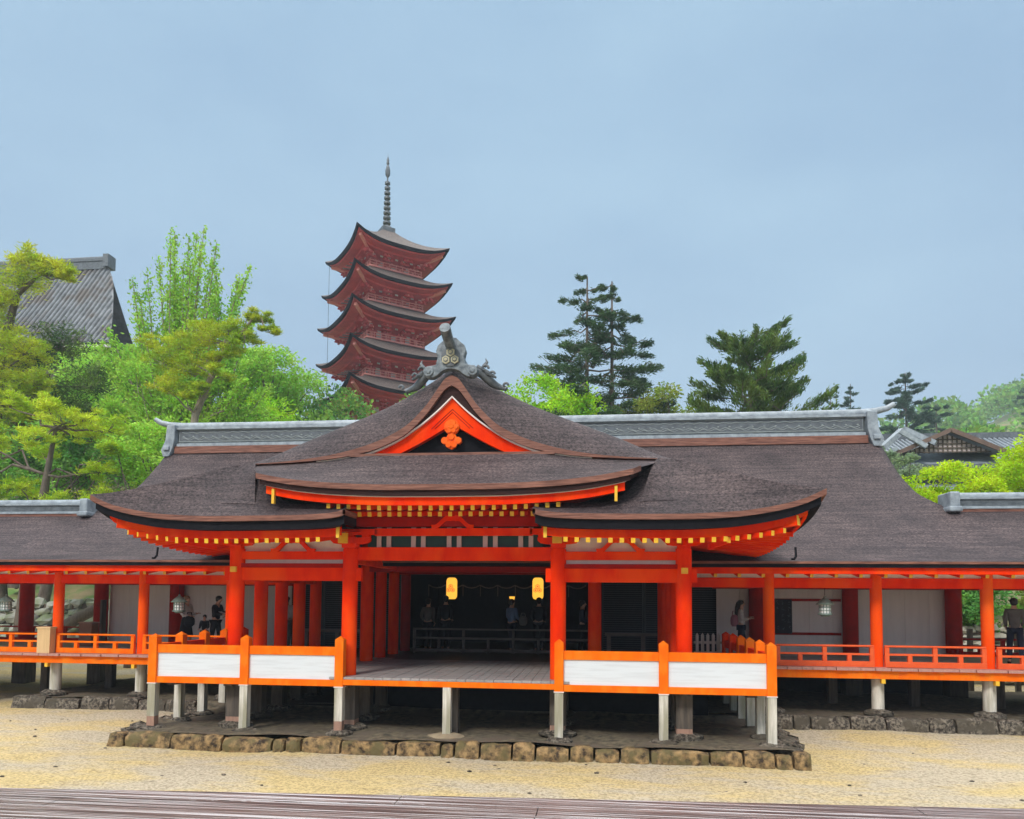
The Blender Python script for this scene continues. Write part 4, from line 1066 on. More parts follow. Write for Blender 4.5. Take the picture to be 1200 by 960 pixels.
pads += [(-18.7, 12.6, 10.2, .7), (-20.6, 12.8, 10.3, .7), (-16.6, 12.8, 7.6, .7), (-16.0, 12.6, 8.3, .5), (-18.2, 12.8, 9.6, .9)]
padpine('pine_tree', 'broad yellow-green pine with thin dark branches just above the left corridor roof', (-19.9, 13, 0), 10, pads, L_YG2,
    [(-19.9, 13, 0, .3), (-19.6, 13, 3.5, .24), (-19.2, 13, 5.5, .2), (-18.9, 12.9, 7.4, .13), (-18.6, 12.9, 9.3, .06)], npad=1000, needle=.20, seed=23)
padpine('pine_tree', 'pine with a pale leaning trunk rising behind the hall ridge left of the pagoda', (-15.9, 18, 1.5), 15,
    [(-15.2, 18, 14.7, 1.0), (-14.2, 18, 15.1, .8), (-13.5, 18.2, 14.6, .7), (-16.4, 17.8, 14.3, 1.0), (-17.2, 17.8, 13.6, .9), (-15.8, 17.6, 13.2, 1.0), (-17.0, 17.6, 12.4, .9), (-14.7, 17.8, 13.6, .7), (-16.1, 17.6, 12.0, .8), (-17.8, 18, 14.5, .7), (-15.6, 18.3, 15.2, .8), (-12.8, 18.3, 15.6, .6), (-12.3, 18.3, 15.0, .5), (-13.4, 18.2, 15.7, .6), (-15.2, 17.5, 12.0, .7), (-14.6, 17.6, 12.8, .7), (-14.0, 17.8, 14.0, .7)],
    L_YG, [(-15.9, 18, 1.5, .26), (-16.0, 18, 8, .2), (-15.7, 18, 11, .17), (-15.0, 18, 12.8, .13), (-14.3, 18, 14.3, .09), (-13.5, 18.1, 15.0, .07), (-12.9, 18.1, 15.8, .04)], npad=1500, needle=.20, trunkm=TRUNKPALE, seed=24)
# ginkgo: fan of upright leafy shoots over a broad lower crown
rg_ = np.random.default_rng(31); gk = thing('ginkgo_tree', 'tall ginkgo with long upright leafy shoots fanning into the sky, left of the pagoda', 'ginkgo tree', (-19.2, 22.5, 2.5))
b = MB(); base = np.array([-19.2, 22.5, 2.5]); b.tube([base, base+[0, 0, 6], base+[.1, 0, 10]], [.35, .28, .22], 10); P = []; D = []
tipsg = [(-21.6, 20.2), (-21.1, 21.2), (-20.5, 20.6), (-20.2, 22.6), (-19.6, 21.6), (-19.2, 22.7), (-18.7, 22.9), (-18.3, 21.6), (-17.6, 20.6), (-17.1, 21.3), (-16.6, 19.9), (-16.0, 20.7), (-15.6, 19.2), (-15.9, 17.9), (-15.1, 17.3), (-22.2, 18.2), (-22.6, 16.6), (-22.9, 15.0), (-14.9, 16.0), (-21.9, 19.0), (-18.9, 20.6), (-19.9, 19.4), (-17.6, 18.8), (-22.4, 14.0), (-15.3, 15.0), (-20.8, 18.0), (-18.0, 17.6)]
tipsg += [(x_+rg_.normal()*.45, z_-rg_.uniform(.6, 2.6)) for x_, z_ in tipsg]
for k, (tx, tz) in enumerate(tipsg):
    s = base+[rg_.normal()*.15, rg_.normal()*.2, rg_.uniform(6.5, 10.5)]; e = np.array([tx, 22.5+rg_.uniform(-1.5, 1.5), tz])
    mid = s+(e-s)*.5+np.array([(tx+19.2)*.12, 0, -.1*(tz-10)]); pts = [s+(mid-s)*t*2 if t < .5 else mid+(e-mid)*(t-.5)*2 for t in np.linspace(0, 1, 9)]
    b.tube(pts, [.09*(1-t)+.015 for t in np.linspace(0, 1, 9)], 5)
    pts = np.array(pts); n = 700; tt = .15+.85*rg_.random(n); idx = tt*8; i0 = np.minimum(idx.astype(int), 7); p = pts[i0]+(pts[i0+1]-pts[i0])*(idx-i0)[:, None]
    rr = .12+.62*(1-tt)**1.3+.14*np.sin(tt*46+k)**2
    p = p+rg_.normal(size=(n, 3))*(rr*.62)[:, None]; P.append(p); D.append(rg_.normal(size=(n, 3))*.6+(e-s)/np.linalg.norm(e-s)*.6)
for k in range(70):
    a = rg_.uniform(0, 6.28); rad = rg_.random()**.5; z = rg_.uniform(4.5, 15.5); wd_ = 3.9*(1-((z-9.5)/7.5)**2)**.5
    q = np.array([-19.2+math.cos(a)*rad*wd_, 22.3+math.sin(a)*rad*2.4, z]); rr = rg_.uniform(.6, 1.05)
    p, d = cluster(q, (rr, rr, rr*.6), 330, .2); P.append(p); D.append(d)
    limb(b, base+[0, 0, rg_.uniform(4, 9)], q, .04, .012, n=4)
b.build('trunk', TRUNKPALE, gk, smooth=True); P = np.vstack(P); leafmesh('crown', P, np.vstack(D), .17*(.6+.8*rg_.random(len(P))), .11, L_GINK, gk)
broadleaf('broadleaf_tree', 'rounded light green tree directly left of the pagoda', (-20.6, 36, 9), 11.2, 3.3, L_GINK, 15000, 46, .22, seed=41)
broadleaf('broadleaf_tree', 'deep green bushy tree at the foot of the pagoda', (-16.4, 37, 8), 5.6, 2.4, L_MID, 12000, 36, .22, seed=42)
broadleaf('broadleaf_tree', 'pale green low tree between the ginkgo and the light green tree', (-18.6, 30, 6), 9.4, 3.6, L_BRI, 13000, 40, .2, seed=43)
broadleaf('broadleaf_tree', 'soft green tree beneath the ginkgo at its right', (-16.9, 25, 4), 9.2, 2.8, L_GINK, 11000, 34, .18, seed=44)
broadleaf('shrub', 'bright lime green bush beside the left end of the hall roof', (-14.2, 11.5, 0), 6.3, 1.45, L_BRI, 9000, 26, .12, cat='shrub', seed=45)
broadleaf('shrub', 'soft green bush between the lime bush and the hall ridge end', (-14.6, 14, .3), 9.3, 1.9, L_GINK, 8000, 26, .14, cat='shrub', seed=46)
broadleaf('broadleaf_tree', 'mid green tree low behind the left pine', (-23.5, 19, 1.5), 9.5, 3.4, L_MID, 12000, 34, .2, seed=47)
broadleaf('broadleaf_tree', 'fresh green tree below the eaves of the temple roof', (-30, 33, 9), 11, 4.2, L_GINK, 12000, 36, .24, seed=48)
broadleaf('bare_shrub', 'half bare twiggy grey brown shrub behind the left corridor', (-17.2, 15, .5), 7.2, 1.7, mat('dry_twigs', (.28, .24, .15), (.20, .2, .08), 2), 1500, 22, .1, cat='shrub', seed=49, trunkm=TRUNKPALE)

# middle and right trees behind the ridge
broadleaf('broadleaf_tree', 'bright yellow-green tree top just right of the gable', (-.2, 28, 4), 11.2, 3.0, L_BRI, 12000, 34, .2, seed=51)
conifer('fir_tree', 'left stem of the tall dark fir pair behind the ridge', (2.2, 30, 4), 18.2, 5.2, L_DK, seed=61, nb=60, start=.38, needle=.26, shape=.62, dens=150, droop=.10, sparse=.15, pw=1.25, tuft=5)
conifer('fir_tree', 'right stem of the tall dark fir pair behind the ridge', (3.7, 30.6, 4), 18.1, 5.0, L_DK, seed=68, nb=60, start=.38, needle=.26, shape=.62, dens=150, droop=.12, sparse=.15, pw=1.25, tuft=5)
conifer('pine_tree', 'broad dark green pine with upswept branches, right of the fir pair', (10.9, 26, 3), 13.6, 4.3, L_PINE, seed=63, nb=80, start=.38, needle=.26, shape=.36, dens=200, up=.30, droop=0, tuft=6, cat='pine tree')
broadleaf('broadleaf_tree', 'feathery yellow-green young tree tops between the two firs and the pine', (6.2, 29, 4), 10.9, 2.6, L_WILLOW, 8000, 26, .18, seed=64)
conifer('pine_tree', 'small far pine just left of the right end of the ridge', (34.6, 82, 6), 24.2, 2.7, L_FAR, seed=71, nb=30, start=.55, needle=.5, dens=60, up=.1, cat='pine tree', trunk_r=.2)
conifer('pine_tree', 'smallest far pine, leftmost of the hazy pines beyond the ridge end', (32.2, 82, 6), 23.0, 1.8, L_FAR, seed=72, nb=22, start=.6, needle=.45, dens=60, up=.1, cat='pine tree', trunk_r=.18)
conifer('pine_tree', 'large hazy dark pine above the end of the tiled ridge', (41.2, 82, 5), 26.4, 4.8, L_FAR, seed=73, nb=54, start=.45, needle=.55, dens=90, up=.12, cat='pine tree', trunk_r=.35, shape=.5)
conifer('pine_tree', 'hazy brownish pine right of the large hazy pine', (46.5, 86, 5), 23.5, 4.2, L_FAR, seed=74, nb=44, start=.4, needle=.5, dens=90, up=.1, cat='pine tree', trunk_r=.3, shape=.5)
conifer('pine_tree', 'dark lone pine top on the wooded slope at the right', (84, 130, 20), 26.0, 4.6, L_FAR, seed=75, nb=36, start=.5, needle=.8, dens=50, up=.1, cat='pine tree', trunk_r=.4, shape=.5)
# small temple building at the right
bl = thing('temple_building', 'small grey tiled building with a lattice gable behind the right corridor roof', 'building', (20, 25, 4))
b = MB(); b.bb(17.2, 24, 24.3, 30, 4, 9.7); b.build('wall', mat('weathered_grey_wall', (.13, .14, .14), (.2, .21, .21), 3, .8), bl)
b = MB(); b.grid([[(x, 22.9, 9.2) for x in (16.2, 25)], [(x, 26.8, 11.2) for x in (16.9, 25)], [(x, 30.8, 9.2) for x in (16.2, 25)]]); 
for i in range(34): x = 16.8+.24*i; b.tube([(x, 24.6 if 17.2 < x < 22 else 22.9, 10.13 if 17.2 < x < 22 else 9.27), (x, 26.8, 11.27)], .05, 5)
b.build('tiled_roof', TILE, bl, smooth=True)
b = MB(); b.bb(16.8, 25, 26.6, 27, 11.15, 11.5); b.build('roof_ridge', TILEDK, bl)
b = MB(); gx, gz = 19.3, 10.75
b.grid([[(gx+s_*2.6, y, 9.65) for y in (22.5, 24.9)] if k_ == 0 else [(gx, y, gz+.08) for y in (22.5, 24.9)] for k_, s_ in ((0, -1), (1, 0))]); b.grid([[(gx, y, gz+.08) for y in (22.5, 24.9)], [(gx+2.6, y, 9.65) for y in (22.5, 24.9)]])
b.build('gable_tiles', TILE, bl)
b = MB(); b.bar((gx-2.65, 22.45, 9.55), (gx, 22.45, gz-.02), .1, .2); b.bar((gx, 22.45, gz-.02), (gx+2.65, 22.45, 9.55), .1, .2); b.build('gable_boards', mat('brown_gable_board', (.17, .11, .08), (.11, .07, .055), 4), bl)
b = MB(); b.prism([(gx-1.9, 9.75), (gx+1.9, 9.75), (gx, 10.6)][::-1], 22.85, 22.9); b.build('gable_plaster', PWHITE, bl)
b = MB()
for i in range(-8, 9):
    x = gx+i*.21; zt = 10.6-abs(x-gx)*.447
    if zt > 9.8: b.bb(x-.03, x+.03, 22.8, 22.84, 9.7, zt)
for z in (9.75, 9.95, 10.15, 10.35): wl = (10.6-z)/.447; b.bb(gx-wl, gx+wl, 22.78, 22.82, z-.025, z+.025)
b.build('gable_lattice', WOODDK, bl)
b = MB(); b.grid([[(x, 21.6, 7.6) for x in (16.5, 25)], [(x, 24.3, 8.6) for x in (16.5, 25)]]); b.build('lower_roof', TILE, bl); b = MB(); b.bb(16.5, 25, 22.9, 23.1, 8.9, 9.2); b.build('eave_board', TILEDK, bl)
b = MB()
b.bar((16.9, 22.4, 9.9), (16.1, 22.9, 9.3), .2, .2); b.bar((17.4, 23.2, 10.9), (16.2, 22.4, 9.9), .25, .25); b.bar((17.5, 23.2, 11.0), (18.6, 22.4, 10.1), .25, .22); b.bar((17.0, 22.4, 10.7), (18.1, 22.2, 9.9), .2, .2); b.build('corner_ridges', TILE, bl)
# bright maples on the right
broadleaf('maple_tree', 'acid green maple dome in front of the lattice gable building', (16.1, 15.5, 0), 7.9, 2.0, L_MAPLE, 18000, 44, .12, seed=81, cat='maple tree', flat=.8)
broadleaf('maple_tree', 'acid green maple at the right edge of the picture', (19.3, 15.0, 0), 9.1, 2.2, L_MAPLE, 16000, 40, .12, seed=82, cat='maple tree', flat=.9)
broadleaf('maple_tree', 'deeper green maple low beside the curved end of the hall roof', (14.0, 14.5, 0), 6.4, 1.6, L_BRI, 12000, 32, .12, seed=83, cat='maple tree')
broadleaf('shrub', 'pale silvery leaved bush under the small temple gable', (15.0, 18.5, .5), 8.6, 1.4, leafmat('silvery_leaves', (.20, .28, .16), (.30, .38, .2), 1), 6000, 22, .11, cat='shrub', seed=84)
broadleaf('shrub', 'dark green foliage behind the right corridor opening', (15.8, 12.8, 0), 3.4, 1.5, L_MID, 9000, 26, .12, cat='shrub', seed=85)
broadleaf('shrub', 'yellowish green low foliage above the pale stone wall at the right edge', (18.4, 12.8, 0), 3.3, 1.5, L_WILLOW, 9000, 26, .12, cat='shrub', seed=86)

# woods on the slopes
def wood(name, label, pts, ls, m, per=260, rr=(3, 3, 2.2), seed=9):
    global rg_
    rg_ = np.random.default_rng(seed); P = []; D = []
    for q in pts:
        k = rg_.uniform(.7, 1.3); p, d = cluster(q, (rr[0]*k, rr[1]*k, rr[2]*k), per, .6); p = p[d[:, 2] > -.45]; d = d[d[:, 2] > -.45]; P.append(p); D.append(d+rg_.normal(size=d.shape)*.7)
    P = np.vstack(P); o = leafmesh(name, P, np.vstack(D), ls*(.6+.8*rg_.random(len(P))), ls*.7, m, None); tag(o, label, 'woodland', kind='stuff'); return o
rr_ = np.random.default_rng(5); pts = []
for k in range(620):
    x = rr_.uniform(40, 330); y = rr_.uniform(105, 330); pts.append((x, y, hillz(x, y)+rr_.uniform(-1, 3)))
wood('hillside_wood', 'soft mass of far green woods fading on the misty hillside at the right', pts, 1.5, L_MIX, 150, (6, 6, 4.5), 91)
pts = []
for k in range(110):
    x = rr_.uniform(26, 66); y = rr_.uniform(52, 92); pts.append((x, y, 12.3+rr_.uniform(-5, 1.5)+.15*(x-26)+(y-52)*.19))
wood('lower_wood', 'nearer fresh green woods behind the small grey tiled building', pts, .7, L_MIX, 420, (3.2, 3.2, 2.2), 92)
pts = []
for k in range(90):
    x = rr_.uniform(-52, -9); y = rr_.uniform(28, 44)
    if x > -24: pts.append((x, y, terr(x, y)+rr_.uniform(0, 2.6)))
    else: pts.append((x, y, terr(x, y)+rr_.uniform(0, 3.5)))
wood('slope_wood', 'dense green undergrowth on the slope below the pagoda and temple', pts, .32, L_MIX, 420, (2.4, 2.2, 1.5), 93)

# ------------------------------------------------------------------ walls seen through the corridors
def rockwall(label, x0, x1, y, h, m, seed, s0, s1, mortar=None):
    t = thing('stone_wall', label, 'stone wall', ((x0+x1)/2, y, 0)); r = random.Random(seed); b = MB(); z = .0
    while z < h:
        rowh = r.uniform(s0*.5, s1*.5); x = x0
        while x < x1:
            wd = r.uniform(s0, s1); c = (x+wd/2, y+.25*z/h*2-.1+r.uniform(-.06, .06), z+rowh/2+r.uniform(-.05, .05)); k0 = len(b.v)
            b.ball(c, (wd*.56, .34, rowh*.62), 8)
            for i in range(k0, len(b.v)):
                p = b.v[i]; q = random.Random(round(p[0]*50)*7+round(p[2]*50)); b.v[i] = (p[0]+q.uniform(-.13, .13)*wd, p[1]+q.uniform(-.10, .10), p[2]+q.uniform(-.16, .16)*rowh)
            x += wd
        z += rowh
    b.build('rocks', m, t); b = MB(); b.bb(x0, x1, y+.2, y+.9, 0, h-.1); b.build('earth_core', WOODDK if mortar is None else mortar, t); return t
rockwall('rugged wall of grey green boulders seen through the left corridor', -34, -11, 16.8, 2.35, ROCK, 3, .45, 1.0)
rockwall('pale stone wall with dark joints seen through the right corridor', 13, 30, 12.0, 1.75, mat('pale_rock', (.42, .39, .31), (.55, .52, .44), 3, .8, bump=.4, c3=(.3, .27, .2), s3=1.5), 4, .4, .8)
fe = thing('wooden_fence', 'low dark brown post and rail fence behind the right corridor', 'fence', (16, 9.6, 0))
b = MB(); b.bb(12.2, 24, 9.55, 9.62, 1.5, 1.6); b.bb(12.2, 24, 9.55, 9.62, 1.0, 1.08); b.build('rail', WOODDK, fe)
for i in range(8): b = MB(); x = 12.5+1.3*i; b.bb(x-.06, x+.06, 9.5, 9.62, 0, 1.85); b.build('post', WOODDK, fe)
lg = thing('fallen_log', 'thick dark log leaning on the boulders behind the left corridor', 'log', (-19.4, 15.6, .6))
b = MB(); b.tube([(-20.5, 15.6, 1.0), (-19.5, 15.7, 1.6), (-18.6, 15.8, 2.1)], [.26, .25, .22], 10); b.build('trunk', WOODDK, lg, smooth=True)
for i, x in enumerate((-25.6, -23.4, -21.9, -20.7, -18.9)):
    pass
hz = MB(); hz.bb(-640, 640, -330, 940, -8, 190); hzo = hz.build('haze', [], None); tag(hzo, kind='stuff')
hm_ = bpy.data.materials.new('mist'); hm_.use_nodes = True; ht_ = hm_.node_tree; ht_.nodes.clear()
ho_ = N('ShaderNodeOutputMaterial', ht_); hv_ = N('ShaderNodeVolumePrincipled', ht_); hv_.inputs['Color'].default_value = (.80, .90, 1, 1); hv_.inputs['Density'].default_value = .0010; hv_.inputs['Anisotropy'].default_value = .1
ht_.links.new(hv_.outputs[0], ho_.inputs['Volume']); hzo.data.materials.append(hm_)
#PART4

# ------------------------------------------------------------------ wet deck the picture is taken from
dk = thing('viewing_deck', 'wet dark wooden deck boards in the foreground at the bottom of the picture', 'deck', (2, -10, 1.05))
b = MB(); q = random.Random(2)
def ey(x): return -7.95+.07*(x-2)
for i in range(24):
    y1_ = -.245*i; z = 1.045+q.uniform(-.003, .003); xx = -24+q.uniform(0, 3)
    while xx < 30:
        L_ = q.uniform(3.2, 4.4); P = []
        for zz in (z-.05, z):
            for (x, dy) in ((xx+.004, -.24), (xx+L_-.004, -.24), (xx+L_-.004, 0), (xx+.004, 0)): P.append((x, ey(x)+y1_+dy, zz+.004*math.sin(x)))
        b.add(P, [(3, 2, 1, 0), (4, 5, 6, 7), (0, 1, 5, 4), (1, 2, 6, 5), (2, 3, 7, 6), (3, 0, 4, 7)]); xx += L_
b.build('deck_boards', WETDECK, dk)
b = MB(); b.bar((-24, ey(-24)-.12, .9), (30, ey(30)-.12, .9), .14, .18); b.build('edge_beam', WOODDK, dk)
for i in range(14): b = MB(); x = -22+3.8*i; b.tube([(x, ey(x)-.3, -.3), (x, ey(x)-.3, .85)], .14, 12); b.build('stilt', WOODDK, dk, smooth=True)

# ------------------------------------------------------------------ lanterns
def bronze_lantern(label, x, y, z):
    t = thing('hanging_lantern', label, 'lantern', (x, y, z), 'green bronze lanterns hanging along the corridors')
    b = MB(); b.tube([(0, 0, .30), (0, 0, .74)], .007, 5); b.build('chain', BLACKED, t, local=True)
    b = MB(); b.lathe([(.0, .31), (.025, .30), (.03, .27), (.06, .245), (.12, .20), (.17, .14), (.195, .125), (.19, .11), (.13, .115)], n=12); b.build('roof', BRONZE, t, smooth=True, local=True)
    b = MB(); b.lathe([(.118, .115), (.118, -.08)], n=12); b.build('pane', PALEGLASS, t, smooth=True, local=True)
    b = MB()
    for k in range(12):
        a = k*math.pi/6; b.bar((.122*math.cos(a), .122*math.sin(a), -.085), (.122*math.cos(a), .122*math.sin(a), .12), .012, .012)
    for zz in (-.02, .05, .115):
        b.tube([(.123*math.cos(a), .123*math.sin(a), zz) for a in lin(0, 2*math.pi, 13)], .007, 5)
    b.lathe([(.12, -.08), (.15, -.09), (.155, -.115), (.10, -.13), (.09, -.15), (0, -.15)], n=12); b.build('cage', BRONZE, t, smooth=True, local=True)
    return t
l0 = bronze_lantern('green bronze lantern hanging before the woman with long hair in the left corridor', -7.39, 3.28, 2.36)
for x, y, z, lab in ((7.83, 3.28, 2.44, 'green bronze lantern hanging in front of the white board wall of the right corridor'), (-12.04, 3.28, 2.33, 'green bronze lantern near the left edge before the boulder wall')):
    c = clone(l0); c.location = (x, y, z); c['label'] = lab
PAPER = mat('glowing_lantern_paper', (1.0, .52, .06), emit=.55)
PAPERIN = mat('lantern_red_print', (.80, .08, .02), emit=.4)
def paper_lantern(x, y, z, label):
    t = thing('paper_lantern', label, 'lantern', (x, y, z), 'lit paper lanterns in the dark hall'); w_, h_ = .165, .33; b = MB(); P = []
    for i in range(33):
        zz = -h_+2*h_*i/32; k = max(0, 1-(max(0, abs(zz)-(h_-.13))/.13)**2)**.5; P.append((w_*(.45+.55*k), zz))
    b.lathe(P, n=20); b.build('paper_shade', PAPER, t, smooth=True, local=True)
    b = MB(); b.lathe([(.09, h_-.005), (.09, h_+.03), (0, h_+.035)], n=14); b.lathe([(.0, -h_-.03), (.09, -h_-.03), (.09, -h_+.005)], n=14); b.build('rim', BLACKED, t, local=True)
    b = MB(); b.tube([(0, 0, h_+.03), (0, 0, 3.95-z)], .006, 5); b.build('cord', BLACKED, t, local=True)
    b = MB()
    for (u, v, rr) in ((0, .06, .062), (-.062, -.05, .06), (.062, -.05, .06)):
        for k in range(6):
            a0, a1 = math.pi/6+k*math.pi/3, math.pi/6+(k+1)*math.pi/3
            yy = -math.sqrt(max(0, w_**2-u**2))-.008
            b.bar((u+rr*math.cos(a0), yy, v+rr*math.sin(a0)), (u+rr*math.cos(a1), yy, v+rr*math.sin(a1)), .012, .014)
        b.tube([(u, yy-.0, v), (u, yy-.01, v)], .028, 8)
    b.build('hexagon_crest', PAPERIN, t, local=True); return t
paper_lantern(-1.57, 8.2, 2.93, 'left glowing yellow paper lantern with red hexagon crest in the dark hall')
paper_lantern(1.05, 8.2, 2.94, 'right glowing yellow paper lantern with red hexagon crest in the dark hall')
t = thing('small_lamp', 'small lit lamp glowing behind the person in the blue shirt', 'lamp', (.25, 8.4, 2.6))
b = MB(); b.lathe([(.04, -.1), (.085, .08), (.09, .1)], n=10); b.build('shade', PAPER, t, local=True, smooth=True); b = MB(); b.tube([(0, 0, -1.5), (0, 0, -.1)], .015, 6); b.build('stand', BLACKED, t, local=True)

# ------------------------------------------------------------------ people
def skin_obj(name, V, E, Rr, m, parent, root=0, sub=1):
    me = bpy.data.meshes.new(name); me.from_pydata(V, E, []); me.materials.append(m); o = bpy.data.objects.new(name, me); C.objects.link(o); o.parent = parent
    sk = o.modifiers.new('skin', 'SKIN'); sk.use_smooth_shade = True
    d = me.skin_vertices[0].data if me.skin_vertices else None
    if d is None:
        bpy.context.view_layer.objects.active = o
        me.skin_vertices  # created with the modifier
    for i, r_ in enumerate(Rr): me.skin_vertices[0].data[i].radius = r_ if hasattr(r_, '__len__') else (r_, r_)
    me.skin_vertices[0].data[root].use_root = True
    su = o.modifiers.new('sub', 'SUBSURF'); su.levels = sub; su.render_levels = sub
    return o
def person(label, loc, rot, h=1.5, top=CBLACK, bottom=CBLACK, hair=HAIRDK, longhair=False, skirt=False, lh=(.16, -.28, 1.0), rh=(-.16, -.28, 1.0), lean=.0, look=.1, group=None, coat=False, step=.06):
    """local frame: faces -y, height 1.65 scaled to h"""
    t = thing('person', label, 'person', loc, group, rot); k = h/1.65; t.scale = (k, k, k)
    L_ = lambda z: -lean*max(0, z-.9)
    V = []; E = []; Rr = []
    def v(p, r_, par=None):
        V.append((p[0], p[1]+L_(p[2]), p[2])); Rr.append(r_); i = len(V)-1
        if par is not None: E.append((par, i))
        return i
    pel = v((0, 0, .92), (.125, .10)); wa = v((0, .0, 1.08), (.105, .085), pel); ch = v((0, .0, 1.26), (.13, .10), wa); nb_ = v((0, .01, 1.40), (.06, .055), ch)
    hb = v((0, -.01, 1.48), (.062, .07), nb_); hm = v((0, -.02-look*.1, 1.56), (.072, .088), hb); ht = v((0, -.01-look*.12, 1.625), (.045, .055), hm)
    nose = v((0, -.118-look*.1, 1.545), .010, hm)
    SH = []
    for s, H in ((1, lh), (-1, rh)):
        sh = v((s*.165, .0, 1.35), .055, ch); S_ = Vector((s*.165, 0, 1.35)); Hd = Vector(H); d = Hd-S_; L2 = min(d.length, .52); d = d.normalized()*L2; Hd = S_+d
        mid = S_+d*.5; bendn = Vector((s*.22, .4, -.85)); off = math.sqrt(max(0, .27**2-(L2/2)**2)); bn = (bendn-d.normalized()*bendn.dot(d.normalized())).normalized(); el = mid+bn*off
        e_ = v(el, .040, sh); w_ = v(S_+(Hd-S_)*1.0, .026, e_)
        f = (Hd-el).normalized(); sd_ = f.cross(Vector((0, 0, 1))); sd_ = sd_.normalized() if sd_.length > .1 else Vector((1, 0, 0)); pm = v(Hd+f*.05, (.036, .018), w_)
        for q_ in range(4):
            o_ = (q_-1.5)*.018; ln = (.062, .072, .068, .052)[q_]; a_ = v(Hd+f*.085+sd_*o_, .009, pm); bq = v(Hd+f*(.085+ln*.5)+sd_*o_+Vector((0, 0, -.008)), .008, a_); v(Hd+f*(.085+ln*.85)+sd_*o_+Vector((0, 0, -.028)), .007, bq)
        th = v(Hd+f*.03+sd_*(-s*.045), .010, w_); v(Hd+f*.065+sd_*(-s*.055)+Vector((0, 0, -.012)), .008, th)
        SH.append((S_, el, Hd))
        hp = v((s*.09, 0, .86), .085, pel); kn = v((s*.10, -.02-s*step, .49), .055, hp); an = v((s*.105, .02-s*step*1.3, .09), .036, kn); v((s*.11, -.12-s*step*1.3, .035), (.035, .028), an)
    skin_obj('body', V, E, Rr, SKIN, t)
    # top
    V, E, Rr = [], [], []
    a = v((0, 0, .86 if not coat else .72), (.155, .125)); b_ = v((0, 0, 1.08), (.135, .11), a); c_ = v((0, 0, 1.27), (.155, .12), b_); v((0, .01, 1.39), (.075, .07), c_)
    for s, (S_, el, Hd) in zip((1, -1), SH):
        s1 = v((s*.165, 0, 1.345), .072, c_); e1 = v(el, .056, s1); v(el+(Hd-el)*.88, .042, e1)
    skin_obj('top', V, E, Rr, top, t)
    if skirt:
        b = MB(); b.lathe([(.12, 1.02), (.16, .90), (.19, .7), (.24, .42), (.23, .41)], n=16); b.v = [(p[0], p[1]*.8+L_(p[2]), p[2]) for p in b.v]; b.build('skirt', bottom, t, smooth=True, local=True)
    else:
        V, E, Rr = [], [], []
        a = v((0, 0, .93), (.135, .11))
        for s in (1, -1): hp = v((s*.09, 0, .85), .10, a); kn = v((s*.10, -.02-s*step, .49), .075, hp); v((s*.105, .02-s*step*1.3, .10), .058, kn)
        skin_obj('trousers', V, E, Rr, bottom, t)
    for s in (1, -1):
        b = MB(); b.ball((s*.107, -.06-s*step*1.3, .035), (.045, .115, .04), 10); b.build('shoe', CBLACK, t, smooth=True, local=True)
        b = MB(); b.ball((s*.03, -.108-look*.1+L_(1.57), 1.57), (.010, .006, .007), 6); b.build('eye', HAIRDK, t, local=True)
    hy = L_(1.6)-look*.1; b = MB(); b.ball((0, .02+hy, 1.60), (.093, .105, .085), 12)
    if longhair: b.tube([(0, .06+hy, 1.60), (0, .10+hy, 1.45), (0, .11+L_(1.3), 1.28), (0, .10+L_(1.1), 1.12)], [.08, .085, .08, .03], 10)
    else: b.ball((0, .05+hy, 1.55), (.085, .07, .08), 10)
    b.build('hair', hair, t, smooth=True, local=True)
    return t
HP = math.pi/2
pA = person('woman with long light hair, white blouse and black skirt in the left corridor', (-8.2, 5.0, 1.2), HP*.85, 1.42, CWHITE, CBLACK, HAIRBR, True, True, (.14, -.30, 1.12), (-.12, -.26, 1.05))
person('small child in dark clothes standing between two adults in the left corridor', (-7.62, 4.9, 1.2), .2, .92, CBLACK, CBLACK)
pC = person('dark-haired man in black reading a white paper in the left corridor', (-7.42, 5.1, 1.2), HP*.9, 1.42, CBLACK, CBLACK, lh=(.10, -.38, 1.12), rh=(-.10, -.36, 1.10), lean=.12, look=.35)
person('man in black half hidden behind the corridor post, handing over a paper', (-6.85, 5.15, 1.2), -HP, 1.50, CBLACK, CBLACK, lh=(.12, -.42, 1.08), rh=(-.12, -.36, 1.0))
person('dark-haired woman in white blouse with clasped hands at the start of the right corridor', (6.53, 6.0, 1.2), HP*.9, 1.42, CWHITE, CNAVY, HAIRDK, True, False, (.06, -.25, 1.15), (-.06, -.25, 1.12))
person('person in grey coat and dark trousers walking away at the right edge', (12.45, 4.6, 1.2), math.pi*.9, 1.52, CGREY, CNAVY, HAIRDK, False, False, (.15, -.2, .95), (-.15, -.2, .95), lean=.1, coat=True, step=.12)
person('person in white shirt seen between the left side columns', (-6.2, 6.9, 1.1), math.pi, 1.52, CWHITE, CGREY, HAIRDK, False, False, (.1, -.2, 1.0), (-.1, -.2, 1.0))
person('person in pale grey top at the left of the dark inner hall', (-2.1, 7.4, 1.1), math.pi*.95, 1.5, CGREY, CBLACK, HAIRDK, lh=(.15, -.1, .9), rh=(-.15, -.1, .9))
person('person in pale blue shirt standing in the middle of the dark inner hall', (.37, 7.3, 1.1), math.pi*.8, 1.5, CBLUE, CNAVY, HAIRDK)
person('dark dressed person in front of the left paper lantern', (-1.60, 7.5, 1.1), math.pi, 1.58, CBLACK, CBLACK, HAIRDK, lh=(.15, -.15, .95), rh=(-.15, -.15, .95))
person('dark dressed person in front of the right paper lantern', (1.14, 7.5, 1.1), math.pi, 1.55, CBLACK, CBLACK, HAIRDK, lh=(.15, -.15, .95), rh=(-.15, -.15, .95))
